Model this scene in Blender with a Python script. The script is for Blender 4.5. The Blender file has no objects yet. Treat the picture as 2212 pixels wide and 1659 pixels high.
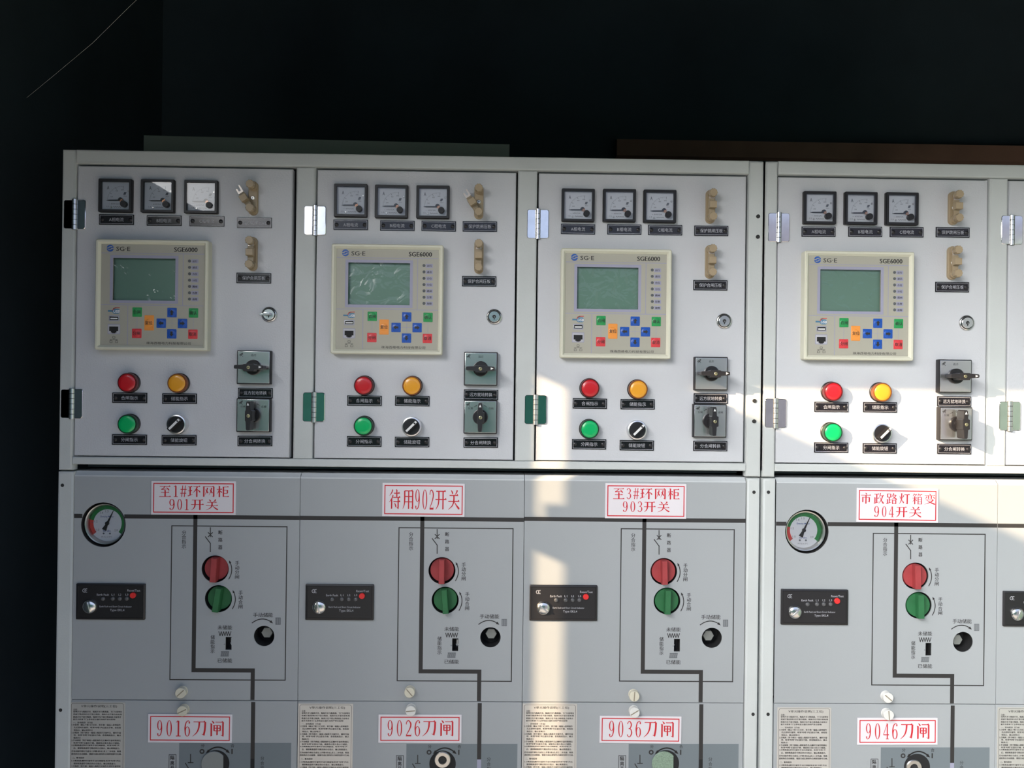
import bpy, bmesh, math, random
from mathutils import Vector, Matrix
random.seed(7)
PI = math.pi
S = bpy.context.scene
C = S.collection

# ------------------------------------------------------------------ camera
F, CX, CY = 1789.0, 1106.0, 829.5           # focal length in pixels of the 2212 x 1659 frame
DIST, EYE = 1.206, 1.461
YAW, PITCH, ROLL = (math.radians(a) for a in (0.9896, 0.1494, -0.6651))
RM = Matrix.Rotation(YAW, 3, 'Y') @ Matrix.Rotation(PITCH, 3, 'X') @ Matrix.Rotation(ROLL, 3, 'Z')
def to_world(d): return Vector((d[0], d[2], -d[1]))
def at(u, v, out=0.0):
    """point of the plane lying 'out' metres in front of the door plane, seen at photo pixel (u, v)"""
    d = RM @ Vector(((u - CX) / F, (v - CY) / F, 1.0))
    k = (DIST - out) / d[2]
    return Vector((d[0] * k, -out, EYE - d[1] * k))
cam_data = bpy.data.cameras.new('camera')
cam_data.sensor_width = 36.0
cam_data.lens = 36.0 * F / 2212.0
cam_data.clip_start = 0.02
cam = bpy.data.objects.new('camera', cam_data)
C.objects.link(cam)
ax, ay, az = (to_world(RM.col[0]), to_world(-RM.col[1]), to_world(-RM.col[2]))
cam.matrix_world = Matrix(((ax.x, ay.x, az.x, 0), (ax.y, ay.y, az.y, -DIST), (ax.z, ay.z, az.z, EYE), (0, 0, 0, 1)))
S.camera = cam

# ------------------------------------------------------------------ light
S.view_settings.view_transform = 'Standard'
S.view_settings.look = 'None'
S.view_settings.gamma = 1.0
S.view_settings.use_curve_mapping = False
S.view_settings.exposure = 0.0
S.cycles.max_bounces = 8
S.cycles.use_denoising = True
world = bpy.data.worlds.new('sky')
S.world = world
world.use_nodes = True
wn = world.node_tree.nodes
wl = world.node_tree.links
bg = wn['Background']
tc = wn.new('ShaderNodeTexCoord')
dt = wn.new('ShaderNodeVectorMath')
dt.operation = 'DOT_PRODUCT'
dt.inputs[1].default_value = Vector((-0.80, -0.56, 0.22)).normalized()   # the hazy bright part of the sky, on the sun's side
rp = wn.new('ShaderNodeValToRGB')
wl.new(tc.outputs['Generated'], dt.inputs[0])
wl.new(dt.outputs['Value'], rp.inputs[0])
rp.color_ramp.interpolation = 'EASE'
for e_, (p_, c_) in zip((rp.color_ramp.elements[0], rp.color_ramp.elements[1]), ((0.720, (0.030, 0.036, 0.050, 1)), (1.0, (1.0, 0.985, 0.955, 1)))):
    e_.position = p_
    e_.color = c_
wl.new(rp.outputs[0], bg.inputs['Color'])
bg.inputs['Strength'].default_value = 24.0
SUN = Vector((1.70, 1.0, -0.74)).normalized()
sl = bpy.data.lights.new('sun', 'SUN')
sl.energy = 11.5
sl.angle = math.radians(0.53)
sl.color = (1.0, 0.73, 0.44)
so = bpy.data.objects.new('sun', sl)
C.objects.link(so)
so.location = (-4, -3, 4)
so.rotation_euler = SUN.to_track_quat('-Z', 'Y').to_euler()

# ------------------------------------------------------------------ materials
def mat(name, col, rough=0.5, metal=0.0, bump=0.0, bscale=900.0, var=0.0, vscale=8.0, coat=0.0, spec=0.5, emit=0.0):
    m = bpy.data.materials.new(name)
    m.use_nodes = True
    nt = m.node_tree
    b = nt.nodes['Principled BSDF']
    b.inputs['Base Color'].default_value = (*col, 1)
    b.inputs['Roughness'].default_value = rough
    b.inputs['Metallic'].default_value = metal
    b.inputs['Coat Weight'].default_value = coat
    b.inputs['Specular IOR Level'].default_value = spec
    t = None
    if bump or var:
        t = nt.nodes.new('ShaderNodeTexCoord')
    if bump:
        n = nt.nodes.new('ShaderNodeTexNoise')
        n.inputs['Scale'].default_value = bscale
        n.inputs['Detail'].default_value = 2.0
        u = nt.nodes.new('ShaderNodeBump')
        u.inputs['Strength'].default_value = bump
        u.inputs['Distance'].default_value = 0.0006
        nt.links.new(t.outputs['Object'], n.inputs['Vector'])
        nt.links.new(n.outputs['Fac'], u.inputs['Height'])
        nt.links.new(u.outputs['Normal'], b.inputs['Normal'])
    if var:
        n = nt.nodes.new('ShaderNodeTexNoise')
        n.inputs['Scale'].default_value = vscale
        n.inputs['Detail'].default_value = 6.0
        r = nt.nodes.new('ShaderNodeValToRGB')
        r.color_ramp.elements[0].position = 0.3
        r.color_ramp.elements[0].color = tuple(c * (1 - var) for c in col) + (1,)
        r.color_ramp.elements[1].position = 0.6
        r.color_ramp.elements[1].color = (*col, 1)
        nt.links.new(t.outputs['Object'], n.inputs['Vector'])
        nt.links.new(n.outputs['Fac'], r.inputs[0])
        nt.links.new(r.outputs[0], b.inputs['Base Color'])
    return m
def clear(name, rough=0.02, wave=0.0):
    m = bpy.data.materials.new(name)
    m.use_nodes = True
    nt = m.node_tree
    nt.nodes.remove(nt.nodes['Principled BSDF'])
    o = nt.nodes['Material Output']
    a = nt.nodes.new('ShaderNodeBsdfTransparent')
    g = nt.nodes.new('ShaderNodeBsdfGlossy')
    g.inputs['Roughness'].default_value = rough
    f = nt.nodes.new('ShaderNodeFresnel')
    f.inputs[0].default_value = 1.49
    mx = nt.nodes.new('ShaderNodeMixShader')
    if wave:
        t = nt.nodes.new('ShaderNodeTexCoord')
        n = nt.nodes.new('ShaderNodeTexNoise')
        n.inputs['Scale'].default_value = 38.0
        n.inputs['Distortion'].default_value = 1.2
        u = nt.nodes.new('ShaderNodeBump')
        u.inputs['Strength'].default_value = wave
        u.inputs['Distance'].default_value = 0.004
        w = nt.nodes.new('ShaderNodeObjectInfo')
        v = nt.nodes.new('ShaderNodeVectorMath')
        v.operation = 'ADD'
        nt.links.new(t.outputs['Object'], v.inputs[0])
        nt.links.new(w.outputs['Location'], v.inputs[1])
        nt.links.new(v.outputs[0], n.inputs['Vector'])
        nt.links.new(n.outputs['Fac'], u.inputs['Height'])
        nt.links.new(u.outputs['Normal'], g.inputs['Normal'])
    nt.links.new(f.outputs[0], mx.inputs[0])
    nt.links.new(a.outputs[0], mx.inputs[1])
    nt.links.new(g.outputs[0], mx.inputs[2])
    nt.links.new(mx.outputs[0], o.inputs[0])
    return m
M = dict(
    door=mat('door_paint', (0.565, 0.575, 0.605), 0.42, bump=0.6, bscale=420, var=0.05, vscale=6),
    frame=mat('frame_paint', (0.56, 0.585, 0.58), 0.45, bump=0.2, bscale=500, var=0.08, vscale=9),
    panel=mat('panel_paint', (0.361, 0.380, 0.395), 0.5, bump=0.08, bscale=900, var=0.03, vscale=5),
    lip=mat('lip_paint', (0.54, 0.565, 0.58), 0.45, var=0.10, vscale=14),  # folded top edge, coloured paler than the panel
    darkbox=mat('slate_paint', (0.165, 0.195, 0.215), 0.5),
    inside=mat('dark_interior', (0.012, 0.012, 0.013), 0.8),
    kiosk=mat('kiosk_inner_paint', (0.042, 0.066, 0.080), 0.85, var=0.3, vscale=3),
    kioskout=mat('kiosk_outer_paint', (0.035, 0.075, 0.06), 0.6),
    seam=mat('seam_black', (0.02, 0.02, 0.02), 0.7),
    black=mat('black_plastic', (0.014, 0.013, 0.015), 0.38),
    blackm=mat('black_matt', (0.018, 0.017, 0.018), 0.6),
    print=mat('black_print', (0.026, 0.024, 0.024), 0.6),
    greyprint=mat('grey_print', (0.10, 0.11, 0.12), 0.6),
    plate=mat('engraved_black_plate', (0.012, 0.011, 0.014), 0.16),
    engrave=mat('engraving_white', (0.46, 0.46, 0.50), 0.5),
    white=mat('white_print', (0.75, 0.75, 0.75), 0.5),
    dial=mat('dial_white', (0.66, 0.68, 0.72), 0.5),
    dialprint=mat('dial_print', (0.13, 0.14, 0.16), 0.6),
    copper=mat('copper_spring', (0.55, 0.28, 0.16), 0.3, metal=0.8),
    cream=mat('cream_plastic', (0.66, 0.65, 0.53), 0.42),
    membrane=mat('beige_membrane', (0.40, 0.385, 0.32), 0.45),
    lilac=mat('lilac_print', (0.33, 0.33, 0.44), 0.5),
    lcd=mat('lcd_green', (0.18, 0.315, 0.24), 0.35),
    film=clear('screen_film', 0.03, 0.5),
    glass=clear('clear_cover'),
    kgreen=mat('key_green', (0.02, 0.30, 0.08), 0.35),
    kred=mat('key_red', (0.68, 0.05, 0.06), 0.35),
    kblue=mat('key_blue', (0.012, 0.085, 0.42), 0.35),
    korange=mat('key_orange', (0.85, 0.31, 0.055), 0.35),
    logo=mat('logo_blue', (0.022, 0.10, 0.40), 0.4),
    logored=mat('logo_red', (0.55, 0.10, 0.09), 0.5),
    logoblue=mat('usb_blue', (0.06, 0.19, 0.32), 0.5),
    lred=mat('lens_red', (0.55, 0.010, 0.018), 0.3, coat=0.3),
    lamber=mat('lens_amber', (0.78, 0.34, 0.02), 0.3, coat=0.3),
    lgreen=mat('lens_green', (0.0, 0.43, 0.12), 0.3, coat=0.3),
    dred=mat('ring_red', (0.10, 0.010, 0.012), 0.3),
    damber=mat('ring_amber', (0.20, 0.060, 0.015), 0.3),
    dgreen=mat('ring_green', (0.012, 0.045, 0.022), 0.3),
    chrome=mat('chrome', (0.70, 0.70, 0.70), 0.22, metal=1.0),
    steel=mat('steel', (0.55, 0.54, 0.52), 0.3, metal=1.0),
    hinge=mat('plated_hinge', (0.72, 0.72, 0.73), 0.10, metal=1.0, var=0.12, vscale=60),
    barrel=mat('hinge_barrel', (0.75, 0.75, 0.76), 0.28, metal=1.0),
    shaft=mat('shaft_grey', (0.24, 0.25, 0.235), 0.45, metal=0.2),
    brushed=mat('brushed_plate', (0.62, 0.62, 0.62), 0.24, metal=0.9),
    tan=mat('tan_plastic', (0.37, 0.285, 0.18), 0.4),
    zinc=mat('zinc_fork', (0.70, 0.62, 0.56), 0.35, metal=0.6),
    brass=mat('brass_screw', (0.50, 0.46, 0.27), 0.3, metal=0.9),
    signw=mat('sign_white', (0.74, 0.70, 0.735), 0.35),
    signr=mat('sign_red', (0.60, 0.012, 0.025), 0.4),
    rot_red=mat('knob_red', (0.36, 0.045, 0.050), 0.6, var=0.15, vscale=60),
    rot_green=mat('knob_green', (0.022, 0.145, 0.050), 0.6, var=0.15, vscale=60),
    nylon=mat('nylon_screw', (0.66, 0.62, 0.50), 0.45),
    nylonw=mat('nylon_screw_white', (0.72, 0.71, 0.68), 0.45),
    slot=mat('screw_slot', (0.28, 0.24, 0.17), 0.6),
    label=mat('silver_label', (0.60, 0.585, 0.56), 0.38, metal=0.45),
    led=mat('led_grey', (0.10, 0.10, 0.105), 0.3),
    reset=mat('reset_red', (0.75, 0.03, 0.03), 0.35),
    gred=mat('dial_red', (0.58, 0.055, 0.045), 0.5),
    ggreen=mat('dial_green', (0.018, 0.19, 0.045), 0.5),
    gblue=mat('dial_blue', (0.05, 0.09, 0.30), 0.5),
    greyplastic=mat('grey_shutter', (0.24, 0.255, 0.25), 0.45, bump=0.2, bscale=500),
    greenglit=mat('green_shutter', (0.26, 0.36, 0.27), 0.4, bump=0.6, bscale=800, var=0.35, vscale=500),
    box=mat('greygreen_paint', (0.30, 0.32, 0.27), 0.55),
    litbrown=mat('lit_wall_brown', (0.30, 0.165, 0.115), 0.7, var=0.3, vscale=6),
    silk=mat('spider_silk', (0.7, 0.7, 0.68), 0.4),
    concrete=mat('concrete', (0.40, 0.38, 0.35), 0.8, var=0.2, vscale=3),
    hedge=mat('green_netting', (0.03, 0.20, 0.11), 0.8, var=0.3, vscale=2),
    wall=mat('pale_render', (0.62, 0.52, 0.50), 0.8),
)

# ------------------------------------------------------------------ mesh helpers (millimetres; x right, z up, o outwards)
def rot2(x, z, a):
    c, s = math.cos(a), math.sin(a)
    return (x * c - z * s, x * s + z * c)
def rrect(w, h, r=0.0, n=5, cx=0.0, cz=0.0):
    if r <= 0:
        return [(cx - w / 2, cz - h / 2), (cx + w / 2, cz - h / 2), (cx + w / 2, cz + h / 2), (cx - w / 2, cz + h / 2)]
    p = []
    for qx, qz, a0 in ((1, -1, -PI / 2), (1, 1, 0), (-1, 1, PI / 2), (-1, -1, PI)):
        for i in range(n + 1):
            a = a0 + i * PI / 2 / n
            p.append((cx + qx * (w / 2 - r) + r * math.cos(a), cz + qz * (h / 2 - r) + r * math.sin(a)))
    return p
def circle(r, n=40, cx=0.0, cz=0.0, a0=0.0):
    return [(cx + r * math.cos(a0 + 2 * PI * i / n), cz + r * math.sin(a0 + 2 * PI * i / n)) for i in range(n)]
_tc = {}
def glyphs(body, off):
    k = (body, off)
    if k not in _tc:
        cu = bpy.data.curves.new('tmp', 'FONT')
        cu.body = body
        cu.resolution_u = 2
        cu.offset = off
        ob = bpy.data.objects.new('tmp', cu)
        C.objects.link(ob)
        me = bpy.data.meshes.new_from_object(ob.evaluated_get(bpy.context.evaluated_depsgraph_get()))
        vs = [(v.co.x, v.co.y) for v in me.vertices]
        fs = [tuple(p.vertices) for p in me.polygons]
        bpy.data.objects.remove(ob)
        bpy.data.curves.remove(cu)
        bpy.data.meshes.remove(me)
        xs = [v[0] for v in vs]; ys = [v[1] for v in vs]
        _tc[k] = (vs, fs, min(xs), max(xs), min(ys), max(ys))
    return _tc[k]
class MB:
    def __init__(self):
        self.v, self.f, self.m, self.s = [], [], [], []
    def pt(self, x, z, o):
        self.v.append((x * .001, -o * .001, z * .001))
        return len(self.v) - 1
    def face(self, idx, m=0, s=False):
        self.f.append(tuple(idx)); self.m.append(m); self.s.append(s)
    def flat(self, pts, o, m=0):
        self.face([self.pt(x, z, o) for x, z in pts], m)
        return self
    def loft(self, rings, m=0, front=True, back=False, smooth=True, mf=None):
        R = [[self.pt(x, z, o) for x, z in pts] for pts, o in rings]
        n = len(R[0])
        for a, b in zip(R, R[1:]):
            for i in range(n):
                j = (i + 1) % n
                self.face((a[i], a[j], b[j], b[i]), m, smooth)
        if front: self.face(R[-1], m if mf is None else mf)
        if back: self.face(R[0][::-1], m)
        return self
    def box(self, x0, x1, z0, z1, o0, o1, b=0.0, m=0, back=True):
        w, h, cx, cz = x1 - x0, z1 - z0, (x0 + x1) / 2, (z0 + z1) / 2
        r = [(rrect(w, h, 0, 5, cx, cz), o0)]
        if b > 0:
            r += [(rrect(w, h, 0, 5, cx, cz), o1 - b), (rrect(w - .6 * b, h - .6 * b, 0, 5, cx, cz), o1 - .3 * b), (rrect(w - 2 * b, h - 2 * b, 0, 5, cx, cz), o1)]
        else:
            r += [(rrect(w, h, 0, 5, cx, cz), o1)]
        return self.loft(r, m, True, back, b > 0)
    def lathe(self, prof, n=40, cx=0.0, cz=0.0, m=0, front=True, back=False, a0=0.0):
        return self.loft([(circle(r, n, cx, cz, a0), o) for r, o in prof], m, front, back)
    def ring(self, r0, r1, o, cx=0.0, cz=0.0, a0=0.0, a1=2 * PI, n=48, m=0):
        for i in range(n):
            a, b = a0 + (a1 - a0) * i / n, a0 + (a1 - a0) * (i + 1) / n
            self.flat([(cx + r0 * math.cos(a), cz + r0 * math.sin(a)), (cx + r1 * math.cos(a), cz + r1 * math.sin(a)),
                       (cx + r1 * math.cos(b), cz + r1 * math.sin(b)), (cx + r0 * math.cos(b), cz + r0 * math.sin(b))], o, m)
        return self
    def line(self, pts, w, o, m=0):
        for (x0, z0), (x1, z1) in zip(pts, pts[1:]):
            l = math.hypot(x1 - x0, z1 - z0) or 1
            dx, dz = (x1 - x0) / l * w / 2, (z1 - z0) / l * w / 2
            self.flat([(x0 - dx + dz, z0 - dz - dx), (x1 + dx + dz, z1 + dz - dx), (x1 + dx - dz, z1 + dz + dx), (x0 - dx - dz, z0 - dz + dx)], o, m)
        return self
    def frame(self, x0, x1, z0, z1, w, o, m=0):
        self.flat([(x0, z0), (x1, z0), (x1, z0 + w), (x0, z0 + w)], o, m)
        self.flat([(x0, z1 - w), (x1, z1 - w), (x1, z1), (x0, z1)], o, m)
        self.flat([(x0, z0 + w), (x0 + w, z0 + w), (x0 + w, z1 - w), (x0, z1 - w)], o, m)
        self.flat([(x1 - w, z0 + w), (x1, z0 + w), (x1, z1 - w), (x1 - w, z1 - w)], o, m)
        return self
    def rect(self, cx, cz, w, h, o, m=0, r=0.0):
        return self.flat(rrect(w, h, r, 4, cx, cz), o, m)
    def text(self, body, cx, cz, w, h, o, m=0, off=0.0, slant=0.0):
        vs, fs, x0, x1, y0, y1 = glyphs(body, off)
        kx = w / (x1 - x0)
        kz = h / (y1 - y0)
        b = len(self.v)
        for x, y in vs:
            z = (y - (y0 + y1) / 2) * kz
            self.pt(cx + (x - (x0 + x1) / 2) * kx + slant * z, cz + z, o)
        for f in fs:
            self.face([i + b for i in f], m)
        return self
    def bold(self, body, cx, cz, w, h, o, m=0, d=.12):
        for k in (-1, 1):
            self.text(body, cx + k * d, cz, w - 2 * d, h, o + (.015 if k > 0 else 0), m)
        return self
    def column(self, body, cx, zs, size, o, m=0, d=.1):
        for ch, z in zip(body, zs):
            self.bold(ch, cx, z, size * .93, size * .95, o, m, d)
        return self
    def arc(self, p0, p1, p2, w, o, m=0, n=14):
        q = [((1 - t) ** 2 * p0[0] + 2 * t * (1 - t) * p1[0] + t * t * p2[0], (1 - t) ** 2 * p0[1] + 2 * t * (1 - t) * p1[1] + t * t * p2[1]) for t in (i / n for i in range(n + 1))]
        return self.line(q, w, o, m)
    def tip(self, x, z, ang, l, w, o, m=0):
        p = [(0, 0), (-l, w / 2), (-l, -w / 2)]
        return self.flat([(x + rot2(a, b, ang)[0], z + rot2(a, b, ang)[1]) for a, b in p][::-1], o, m)
    def holed(self, outer, holes, o_front, thick, m=0):
        cu = bpy.data.curves.new('tmp', 'CURVE')
        cu.dimensions = '2D'
        cu.fill_mode = 'BOTH'
        cu.extrude = thick * .0005
        for loop in [outer] + holes:
            sp = cu.splines.new('POLY')
            sp.points.add(len(loop) - 1)
            sp.use_cyclic_u = True
            for q, (x, z) in zip(sp.points, loop):
                q.co = (x * .001, z * .001, 0, 1)
        ob = bpy.data.objects.new('tmp', cu)
        C.objects.link(ob)
        me = bpy.data.meshes.new_from_object(ob.evaluated_get(bpy.context.evaluated_depsgraph_get()))
        b = len(self.v)
        for v in me.vertices:
            self.pt(v.co.x * 1000, v.co.y * 1000, v.co.z * 1000 + o_front - thick / 2)
        for p in me.polygons:
            self.face([i + b for i in p.vertices], m)
        bpy.data.objects.remove(ob)
        bpy.data.curves.remove(cu)
        bpy.data.meshes.remove(me)
        return self
    def mesh(self, name, mats):
        me = bpy.data.meshes.new(name)
        me.from_pydata(self.v, [], self.f)
        for x in (mats if isinstance(mats, (list, tuple)) else [mats]):
            me.materials.append(M[x])
        me.polygons.foreach_set('material_index', self.m)
        me.polygons.foreach_set('use_smooth', self.s)
        me.set_sharp_from_angle(angle=math.radians(38))
        me.polygons.foreach_set('use_smooth', self.s)
        me.update()
        return me
def obj(name, me, parent=None, loc=None, ry=0.0, label=None):
    o = bpy.data.objects.new(name, me)
    C.objects.link(o)
    if parent is not None: o.parent = parent
    if loc is not None: o.location = loc
    if ry: o.rotation_euler = (0, ry, 0)
    if label: o['label'] = label
    return o
def tag(o, label, cat, group=None):
    o['label'] = label
    o['category'] = cat
    if group: o['group'] = group
    return o
def thing(name, loc, label, cat, group=None, ry=0.0):
    o = obj(name, None, None, loc, ry)
    o.empty_display_size = 0.02
    return tag(o, label, cat, group)
def struct(name, mb, m):
    o = obj(name, mb.mesh(name, m))
    o['kind'] = 'structure'
    return o
_mc = {}
def cached(key, fn, mats):
    if key not in _mc:
        mb = MB()
        fn(mb)
        _mc[key] = mb.mesh(key, mats)
    return _mc[key]

# ------------------------------------------------------------------ the place: kiosk round the switchgear
A_ = 0.55                                     # the kiosk doorway stands this far in front of the doors
XH = at(1150, 1300)[0] - 1.70 * A_ + 0.004    # hinge line of the open left door leaf
LINTEL = at(1400, 838)[2] + 0.74 * (A_ + .05)
LEAFTOP = at(1480, 834)[2] + (0.74 / 1.70) * (at(1480, 834)[0] - XH)
XR = 1.75
def wbox(mb, x0, x1, y0, y1, z0, z1, m=0):
    return mb.box(x0 * 1000, x1 * 1000, z0 * 1000, z1 * 1000, -y1 * 1000, -y0 * 1000, 0, m)
BACK = 0.95
ROOF = 2.55
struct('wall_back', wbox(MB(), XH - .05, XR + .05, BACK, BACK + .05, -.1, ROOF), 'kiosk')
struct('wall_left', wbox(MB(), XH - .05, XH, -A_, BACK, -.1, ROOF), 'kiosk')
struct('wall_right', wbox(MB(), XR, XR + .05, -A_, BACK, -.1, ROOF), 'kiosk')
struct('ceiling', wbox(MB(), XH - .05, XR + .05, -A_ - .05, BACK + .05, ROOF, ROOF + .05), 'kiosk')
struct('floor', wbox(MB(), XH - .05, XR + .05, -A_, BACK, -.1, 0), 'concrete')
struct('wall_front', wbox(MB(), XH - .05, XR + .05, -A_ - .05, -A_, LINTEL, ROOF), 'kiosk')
struct('ground', wbox(MB(), -14, 14, -14, -A_, -.32, -.12), 'concrete')
b0, b1 = at(1500, 338, .03 - BACK), at(1500, 303, .03 - BACK)
struct('lit_wall_band', wbox(MB(), .30, XR, BACK - .03, BACK, b0.z, b1.z), 'litbrown')  # brown band standing in for the lit lower part of the back wall
G_ = 0.0446
lf = MB()
wbox(lf, XH - .035, XH, -A_ - G_ - 1.15, -A_ - G_, .02, LEAFTOP)
door1 = struct('door_1', lf, 'kioskout')
hg = MB()
zg0 = at(1175, 1180)[2] + (.74 / 1.7) * (at(1175, 1180)[0] - XH)
zg1 = at(1175, 1122)[2] + (.74 / 1.7) * (at(1175, 1122)[0] - XH)
zg2 = at(1190, 1076)[2] + (.74 / 1.7) * (at(1190, 1076)[0] - XH)
wbox(hg, XH - .03, XH, -A_ - G_, -A_, zg0, zg1)
wbox(hg, XH - .03, XH, -A_ - G_, -A_ - .024, zg1, zg2)
obj('door_hinge', hg.mesh('door_hinge', 'steel'), door1)
lf = MB()
wbox(lf, XR, XR + .035, -A_ - .05 - 1.15, -A_ - .05, .02, LEAFTOP)
struct('door_2', lf, 'kioskout')
# what faces the kiosk across the yard: green netting fence and a pale rendered wall
struct('wall_yard', wbox(MB(), -9, 2.0, -7.2, -7.0, -.12, 2.6), 'hedge')
struct('wall_yard', wbox(MB(), 2.0, 10, -8.2, -8.0, -.12, 3.4), 'wall')

# ------------------------------------------------------------------ upper instrument cabinets
def X(u, v): return at(u, v)[0] * 1000
def U(a): return a / F * DIST * 1000
ZT, ZRB, ZDT, ZDB = 1795.0, 1775.3, 1772.2, 1353.4
ZBR0, ZBR1 = 1341.0, 1352.0
units = ('901', '902', '903', '904')
def build_hinge(mb):
    for sx_ in (-1, 1):
        mb.loft([(rrect(14.6, 42, 3, 4, sx_ * 8.4, 0), 0), (rrect(14.6, 42, 3, 4, sx_ * 8.4, 0), 1.7), (rrect(13.4, 40.8, 2.6, 4, sx_ * 8.4, 0), 2.2)])
    for k in range(6):
        z0, z1 = -22 + k * 7.4, -22 + k * 7.4 + 6.7
        ang = [(-PI * .08 + PI * 1.16 * i / 12) for i in range(13)]
        ra = [mb.pt(3.9 * math.cos(a), z0, 1.6 + 3.5 * math.sin(a)) for a in ang]
        rb = [mb.pt(3.9 * math.cos(a), z1, 1.6 + 3.5 * math.sin(a)) for a in ang]
        for i in range(12):
            mb.face((ra[i], rb[i], rb[i + 1], ra[i + 1]), 2, True)
        mb.face(ra, 2); mb.face(rb[::-1], 2)
    mb.box(-2.6, 2.6, -22, 22, 0, 4.2, 0, 1)
def build_lock(mb):
    mb.lathe([(11.4, 0), (11.4, 1.5), (10.6, 2.6), (9.6, 3.0), (9.0, 2.2), (8.4, 2.2), (8.2, 3.6), (7.6, 4.0)], 40, m=0)
    mb.ring(8.2, 9.2, 2.45, m=1)
    mb.lathe([(2.6, 4.0), (2.5, 4.15)], 20, m=1)
    mb.rect(0, -2.2, 1.3, 4.6, 4.2, 1)
    mb.rect(.4, -.6, 1.2, 1.6, 4.35, 0)
def build_lock_key(mb):
    build_lock(mb)
    mb.box(-13, 5, -1.6, 1.6, 4.2, 5.4, .3, 0)
    mb.box(-6, 3.5, -1.0, 2.4, 5.2, 12, .5, 0)
def upper_cabinet(label, x0, x1, rails, verticals, doors, holes):
    t = thing('instrument_cabinet', (0, 0, 0), label, 'cabinet', 'upper instrument cabinets')
    b = MB()
    b.box(x0 + 1, x1 - 1, ZBR0 + 1, ZT - .6, -450, -14)
    b.box(x0 + 1, x1 - 1, 1332.8, ZBR0 + 1, -450, -91)
    obj('body', b.mesh('body', 'inside'), t)
    sh = MB()
    sh.box(x0, x1, ZT - 1.2, ZT, -452, -2)
    sh.box(x0, x0 + 1.2, ZBR0, ZT, -452, -2)
    sh.box(x1 - 1.2, x1, ZBR0, ZT, -452, -2)
    obj('shell', sh.mesh('shell', 'frame'), t)
    for (a, c) in rails:
        r = MB().box(a, c, ZRB, ZT, -14, 3.0, 2.4)
        obj('top_rail', r.mesh('top_rail', 'frame'), t)
        r = MB().box(a, c, ZBR0, ZBR1, -14, 2.0, 1.6)
        obj('bottom_rail', r.mesh('bottom_rail', 'frame'), t)
        r = MB().box(a, c, 1333, ZBR0, -90, -45)
        obj('base_strip', r.mesh('base_strip', 'darkbox'), t)  # dark colour stands in for the shade in the gap below the rail
    for (a, c, z0, z1) in verticals:
        r = MB().box(a, c, z0, z1, -14, 1.0 if z1 < ZT else 2.0, 2.6)
        p = obj('post', r.mesh('post', 'frame'), t)
        for hx, hz in holes:
            if a < hx < c:
                h = MB().lathe([(2.9, 1.0), (2.9, 2.15), (2.6, 2.15)], 20, hx, hz)
                obj('screw_hole', h.mesh('screw_hole', 'seam'), p)
    for (a, c, hin, lk, key) in doors:
        r = MB().box(a, c, ZDB, ZDT, -13, 0.0, 1.8)
        d = obj('door', r.mesh('door', 'door'), t)
        for (u, v) in hin:
            w = at(u, v, .002)
            obj('hinge', cached('hinge', build_hinge, ['hinge', 'seam', 'barrel']), d, (w.x, .0002, w.z), label='bright plated butt hinge')
        if lk:
            w = at(*lk, .004)
            obj('lock', cached('lock_key' if key else 'lock', build_lock_key if key else build_lock, ['chrome', 'seam']), d, (w.x, 0, w.z),
                label='round lock with flat key in it' if key else 'round chrome cam lock')
    return t
xa, xb = U(-936.5), U(572.6)
pa, pb = U(-907.5), U(540.0)
upper_cabinet('long grey three-door upper cabinet above the 901, 902 and 903 signs', xa, xb, [(pa, pb)],
    [(xa, pa, 1332.6, ZT), (U(-438.5), U(-396.5), ZBR1, ZRB), (U(38.8), U(80.8), ZBR1, ZRB), (pb, xb, 1332.6, ZT - 1)],
    [(U(-905.2), U(-446.2), [(160.8, 463.1), (154.4, 872.1)], (580.2, 679.1), True),
     (U(-393.6), U(35.1), [(680.3, 476.2), (677.6, 879.5)], (1067.5, 683.8), False),
     (U(84.0), U(535.0), [(1162.1, 483.8), (1156.9, 884.9)], (1565.1, 693.3), False)],
    [(at(u, v)[0] * 1000, at(u, v)[2] * 1000) for u, v in ((1637, 467.9), (1636.4, 511.9), (1629.2, 866), (1628.4, 910))])
xc, xd = U(576.6), 1090.0
upper_cabinet('grey upper cabinet above the 904 sign, cut off by the right edge', xc, xd, [(U(603.5), xd - 20)],
    [(xc, U(603.5), 1332.6, ZT - 1), (U(1068.4), U(1109.4), ZBR1, ZRB), (xd - 20, xd, 1332.6, ZT)],
    [(U(605.6), U(1065.3), [(1682.7, 491.1), (1675.7, 892.5)], (2090.5, 697.2), False),
     (U(1112.0), xd - 22, [(2186.4, 496.8), (2182, 898.9)], None, False)], [])

# ------------------------------------------------------------------ instruments on the doors
A1 = (120, 300, 4.096); B1 = (120, 680, 4.096); C1 = (120, 1000, 4.096); D1 = (120, 1300, 4.096)
A2 = (620, 320, 4.096); B2 = (620, 680, 4.096); C2 = (620, 1000, 4.096); D2 = (620, 1300, 4.096)
A3 = (1110, 330, 3.8807); B3 = (1110, 680, 3.8807); C3 = (1110, 1000, 3.8807); D3 = (1110, 1250, 3.8807)
A4 = (1640, 330, 3.8671); B4 = (1640, 720, 3.8671); C4 = (1640, 1040, 3.8671); D4 = (1640, 1250, 3.8671)
def px(z, x, y): return (z[0] + x / z[2], z[1] + y / z[2])
def spot(z, x, y, out_mm=0.0, surf=0.0):
    """base point on the door plane of a thing whose front, out_mm proud, is seen there"""
    w = at(*px(z, x, y), out_mm * .001)
    return Vector((w.x, -surf * .001, w.z))
_sk = math.tan(0.0116)
def loc(cx, cz, k):
    def f(x, y):
        dx, dy = x - cx, y - cz
        return ((dx + _sk * dy) * k, -(dy - _sk * dx) * k)
    return f

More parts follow.
